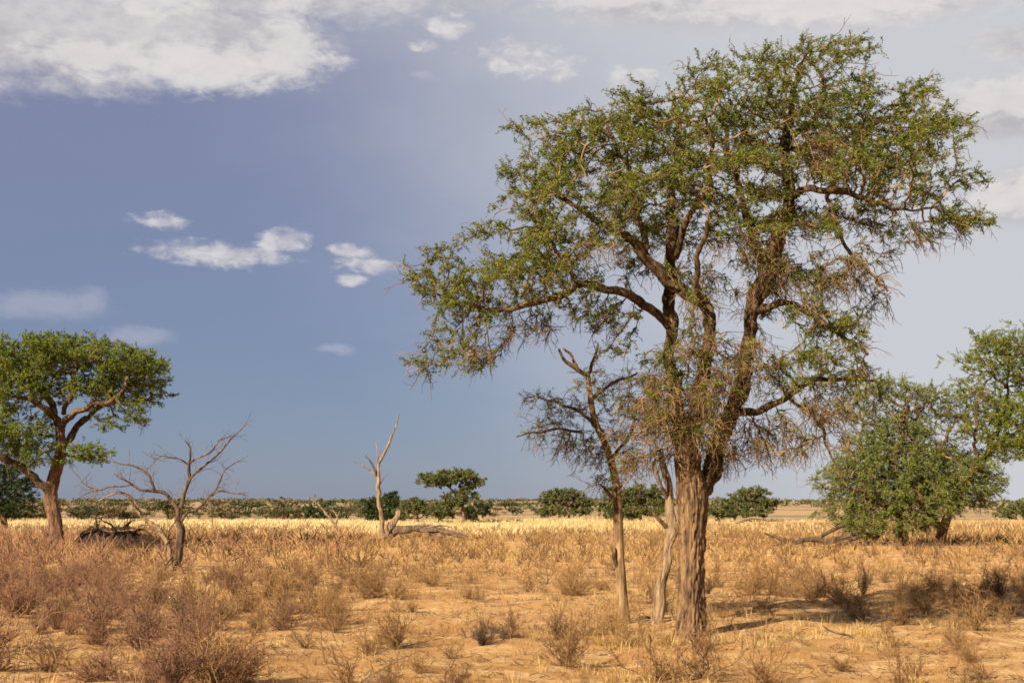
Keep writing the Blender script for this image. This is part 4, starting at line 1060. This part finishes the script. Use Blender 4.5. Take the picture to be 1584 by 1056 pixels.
def scatter_shrubs():
    rng = random.Random(21)
    spots = []
    tries = 0
    while tries < 16500:
        tries += 1
        Y = math.sqrt(rng.uniform(15.0 ** 2, 150.0 ** 2))
        x = rng.uniform(-0.43, 0.43) * Y
        z = float(gz(x, Y))
        px, py = project(np.array([[x, Y, z]])); px, py = float(px[0]), float(py[0])
        lim = 118 if px < 1050 else 150
        if Y > lim: continue
        if rng.random() < shrub_density(px, py, x, Y): spots.append((Y, x, px, py))
    spots.sort()
    # keep a little distance between neighbours up close
    kept = []; cell = {}
    for s in spots:
        cs = 0.68 if s[0] < 65 else 0.98
        key = (int(s[1] / cs), int(s[0] / cs), cs)
        if key in cell: continue
        cell[key] = 1; kept.append(s)
    print('shrubs', len(kept))
    n_ind = 262
    far = {0: MB(), 1: MB()}
    lod = [[shrub_mesh(500 + 10 * m + k, None, 7, 1, 0.0145, wide=0.5 + 0.12 * k, nseg=4, rep0=1, sub=2)[0] for k in range(4)] for m in (0, 1)]
    lod2 = [[shrub_mesh(600 + 10 * m + k, None, 8, 0, 0.025, wide=0.6 + 0.14 * k, nseg=3)[0] for k in range(4)] for m in (0, 1)]
    cat_ = lambda L: [[(np.concatenate(b.v), np.concatenate(b.f), np.concatenate(b.t)) for b in row] for row in L]
    lod, lod2 = cat_(lod), cat_(lod2)
    ni = 0; ind = []
    for (Y, x, px, py) in kept:
        purple = px < 250 + 160 * vn(x, Y, 0.12, 8.0) or (px < 560 and rng.random() < 0.3)
        hgt = (0.36 + 0.66 * rng.random() ** 1.4) * (1.1 if px < 560 else 0.88)
        wid = hgt * rng.uniform(0.85, 1.3)
        on = -40 < px < 1624 and py < 1120
        if on and ni < n_ind:
            mesh = rng.choice(NEARP if purple else (NEAR if rng.random() < .62 else OPEN) if rng.random() < .95 else DARK)
            lb = zone(px)
            ind.append((put_shrub(mesh, x, Y, wid, hgt, lb, 'dry shrubs of the scrub', rng), px, Y, lb)); ni += 1
        else:
            V, F, T = rng.choice((lod if Y < 48 else lod2)[1 if purple else 0])
            a = rng.uniform(0, 6.28); ca, sa = math.cos(a), math.sin(a)
            R = np.array(((ca, -sa, 0), (sa, ca, 0), (0, 0, 1)))
            W = (V * np.array((wid, wid, hgt))) @ R.T + np.array((x, Y, float(gz(x, Y))))
            far[1 if purple else 0].add(W, F, np.clip(T + rng.uniform(-.32, .42), 0, 1))
    label_rows(ind)
    o = far[0].build('dry_scrub', M_SHRUB); tag(o, 'mass of dry tan-brown scrub covering the middle distance', 'scrub', kind='stuff')
    o = far[1].build('dry_scrub', M_SHRUBP); tag(o, 'mass of purple-brown dry scrub below the flat-topped acacia', 'scrub', kind='stuff')
scatter_shrubs()
label_rows(BELT, 7)

# ------------------------------------------------------------------ grass and litter
def grass_patch(name, label, mat, spots, blades, r_tuft, width, tint, cat='grass'):
    """spots: array x y h; straw blades with a bent tip"""
    n = len(spots)
    mb = MB()
    X = np.repeat(spots, blades, axis=0); m = len(X)
    a = RNG.uniform(0, 2 * np.pi, m)
    off = np.stack((np.cos(a), np.sin(a)), axis=1) * (RNG.uniform(0, 1, (m, 1)) ** .7) * r_tuft
    base = np.stack((X[:, 0] + off[:, 0], X[:, 1] + off[:, 1], np.zeros(m)), axis=1)
    base[:, 2] = gz(base[:, 0], base[:, 1]) - 0.01
    h = X[:, 2] * RNG.uniform(0.45, 1.1, m)
    lean = np.stack((np.cos(a), np.sin(a)), axis=1) * RNG.uniform(0.05, 0.9, (m, 1)) + RNG.normal(size=(m, 2)) * .25
    mid = base + np.concatenate((lean * h[:, None] * .35, (h * .6)[:, None]), axis=1)
    tip = base + np.concatenate((lean * h[:, None] * 1.0, h[:, None]), axis=1)
    b = RNG.uniform(0, 2 * np.pi, m); sd = np.stack((np.cos(b), np.sin(b), np.zeros(m)), axis=1) * (width * RNG.uniform(.6, 1.3, (m, 1)))
    v = np.stack((base - sd, base + sd, mid + sd * .8, mid - sd * .8, tip), axis=1)
    k = np.arange(m)[:, None] * 5
    t = np.repeat(np.clip(np.repeat(np.asarray(tint) + RNG.normal(0, .2, n), blades) + RNG.normal(0, .12, m), 0, 1), 5)
    mb.add(v.reshape(-1, 3), k + np.array([[0, 1, 2, 3]]), t)
    mb.f.append((k + np.array([[3, 2, 4]])).astype(np.int64) + (mb.n - len(v) * 5))
    o = mb.build(name, mat); tag(o, label, cat, kind='stuff'); return o

def scatter_grass():
    rng = random.Random(31)
    near, mid, field = [], [], []
    for _ in range(9000):
        Y = math.sqrt(rng.uniform(15 ** 2, 60 ** 2)); x = rng.uniform(-.43, .43) * Y
        px = 792 + FPX * x / Y
        d = 0.04 + 0.4 * max(0, vn(x, Y, 0.25, 13.0))
        if px > 1000: d += 0.07
        if 30 < Y and px < 600: d += .1
        if rng.random() < d: near.append((x, Y, rng.uniform(.10, .27)))
    for cx, cy, k, sp in ((960, 1000, 26, .35), (865, 990, 10, .3), (1100, 1000, 16, .4), (1230, 985, 10, .4), (1350, 985, 8, .15), (215, 885, 40, .9), (470, 870, 40, 1.2), (420, 915, 30, 1), (1050, 1048, 8, .2), (960, 1050, 6, .2)):
        g = ground_at(cx, cy)
        for _ in range(k): near.append((g[0] + rng.gauss(0, sp), g[1] + rng.gauss(0, sp), rng.uniform(.14, .32)))
    for _ in range(9000):
        Y = math.sqrt(rng.uniform(55 ** 2, 135 ** 2)); x = rng.uniform(-.43, .43) * Y
        if rng.random() < .3 + .9 * vn(x, Y, .1, 17.0): mid.append((x, Y, rng.uniform(.25, .5)))
    for _ in range(19000):
        Y = math.sqrt(rng.uniform(104 ** 2, 206 ** 2)); x = rng.uniform(-.42, .42) * Y
        px = 792 + FPX * x / Y
        if x > 20 and rng.random() < min(.85, (x - 20) / 14): continue
        nz = vn(x, Y * .6, .045, 23.0)
        if rng.random() < .35 - nz * 1.2: continue
        field.append((x, Y, rng.uniform(.3, .55) * (1 + .6 * nz), .5 + .9 * vn(x, Y, .03, 29.0)))
    grass_patch('straw_tufts', 'short golden grass tufts on the sand between shrubs', M_GRASS, np.array(near), 12, .10, .0045, .5)
    grass_patch('straw_grass', 'dry tan grass among the scrub of the middle distance', M_GRASS, np.array(mid), 9, .28, .012, .45)
    grass_patch('field_grass', 'bright yellow grass plain stretching behind the scrub', M_FIELD, np.array(field)[:, :3], 5, .45, .038, np.array(field)[:, 3])
    low = []
    for _ in range(4200):
        Y = math.sqrt(rng.uniform(15 ** 2, 52 ** 2)); x = rng.uniform(-.43, .43) * Y
        if rng.random() < .18 + 1.1 * max(0, vn(x, Y, .3, 37.0)): low.append((x, Y, rng.uniform(.08, .24)))
    grass_patch('low_scrub', 'low brown dead stubble spread over the sand', M_SHRUB, np.array(low), 14, .13, .0042, .35, 'stubble')
    # fallen twigs and crumbs on the sand
    n = 2600
    Y = np.sqrt(RNG.uniform(15 ** 2, 48 ** 2, n)); x = RNG.uniform(-.43, .43, n) * Y
    a = RNG.uniform(0, np.pi, n); L = RNG.uniform(.04, .2, n)
    P0 = np.stack((x, Y, gz(x, Y) + .012), 1)
    P1x, P1y = x + np.cos(a) * L, Y + np.sin(a) * L
    P1 = np.stack((P1x, P1y, gz(P1x, P1y) + .012 + RNG.uniform(0, .05, n)), 1)
    mb = MB(); prisms(mb, P0, P1, RNG.uniform(.003, .009, n), RNG.uniform(.002, .005, n), 4, np.clip(RNG.normal(.35, .25, n), 0, 1))
    nc = 1700; per = 7
    Yc = np.sqrt(RNG.uniform(15 ** 2, 50 ** 2, nc)); xc = RNG.uniform(-.43, .43, nc) * Yc
    X = np.repeat(np.stack((xc, Yc), 1), per, 0) + RNG.normal(size=(nc * per, 2)) * .11 * np.repeat(RNG.uniform(.5, 2.2, (nc, 1)), per, 0)
    a = RNG.uniform(0, 2 * np.pi, nc * per); L = RNG.uniform(.04, .17, nc * per); up = RNG.uniform(0, .09, nc * per)
    Q = X + np.stack((np.cos(a), np.sin(a)), 1) * L[:, None]
    prisms(mb, np.column_stack((X, gz(X[:, 0], X[:, 1]) + .004)), np.column_stack((Q, gz(Q[:, 0], Q[:, 1]) + up)), np.full(nc * per, .0045), np.full(nc * per, .003), 3,
           np.clip(np.repeat(RNG.normal(.45, .25, nc), per) + RNG.normal(0, .1, nc * per), 0, 1))
    o = mb.build('twig_litter', M_TWIG); tag(o, 'fallen twigs littering the sandy ground', 'litter', kind='stuff')
scatter_grass()
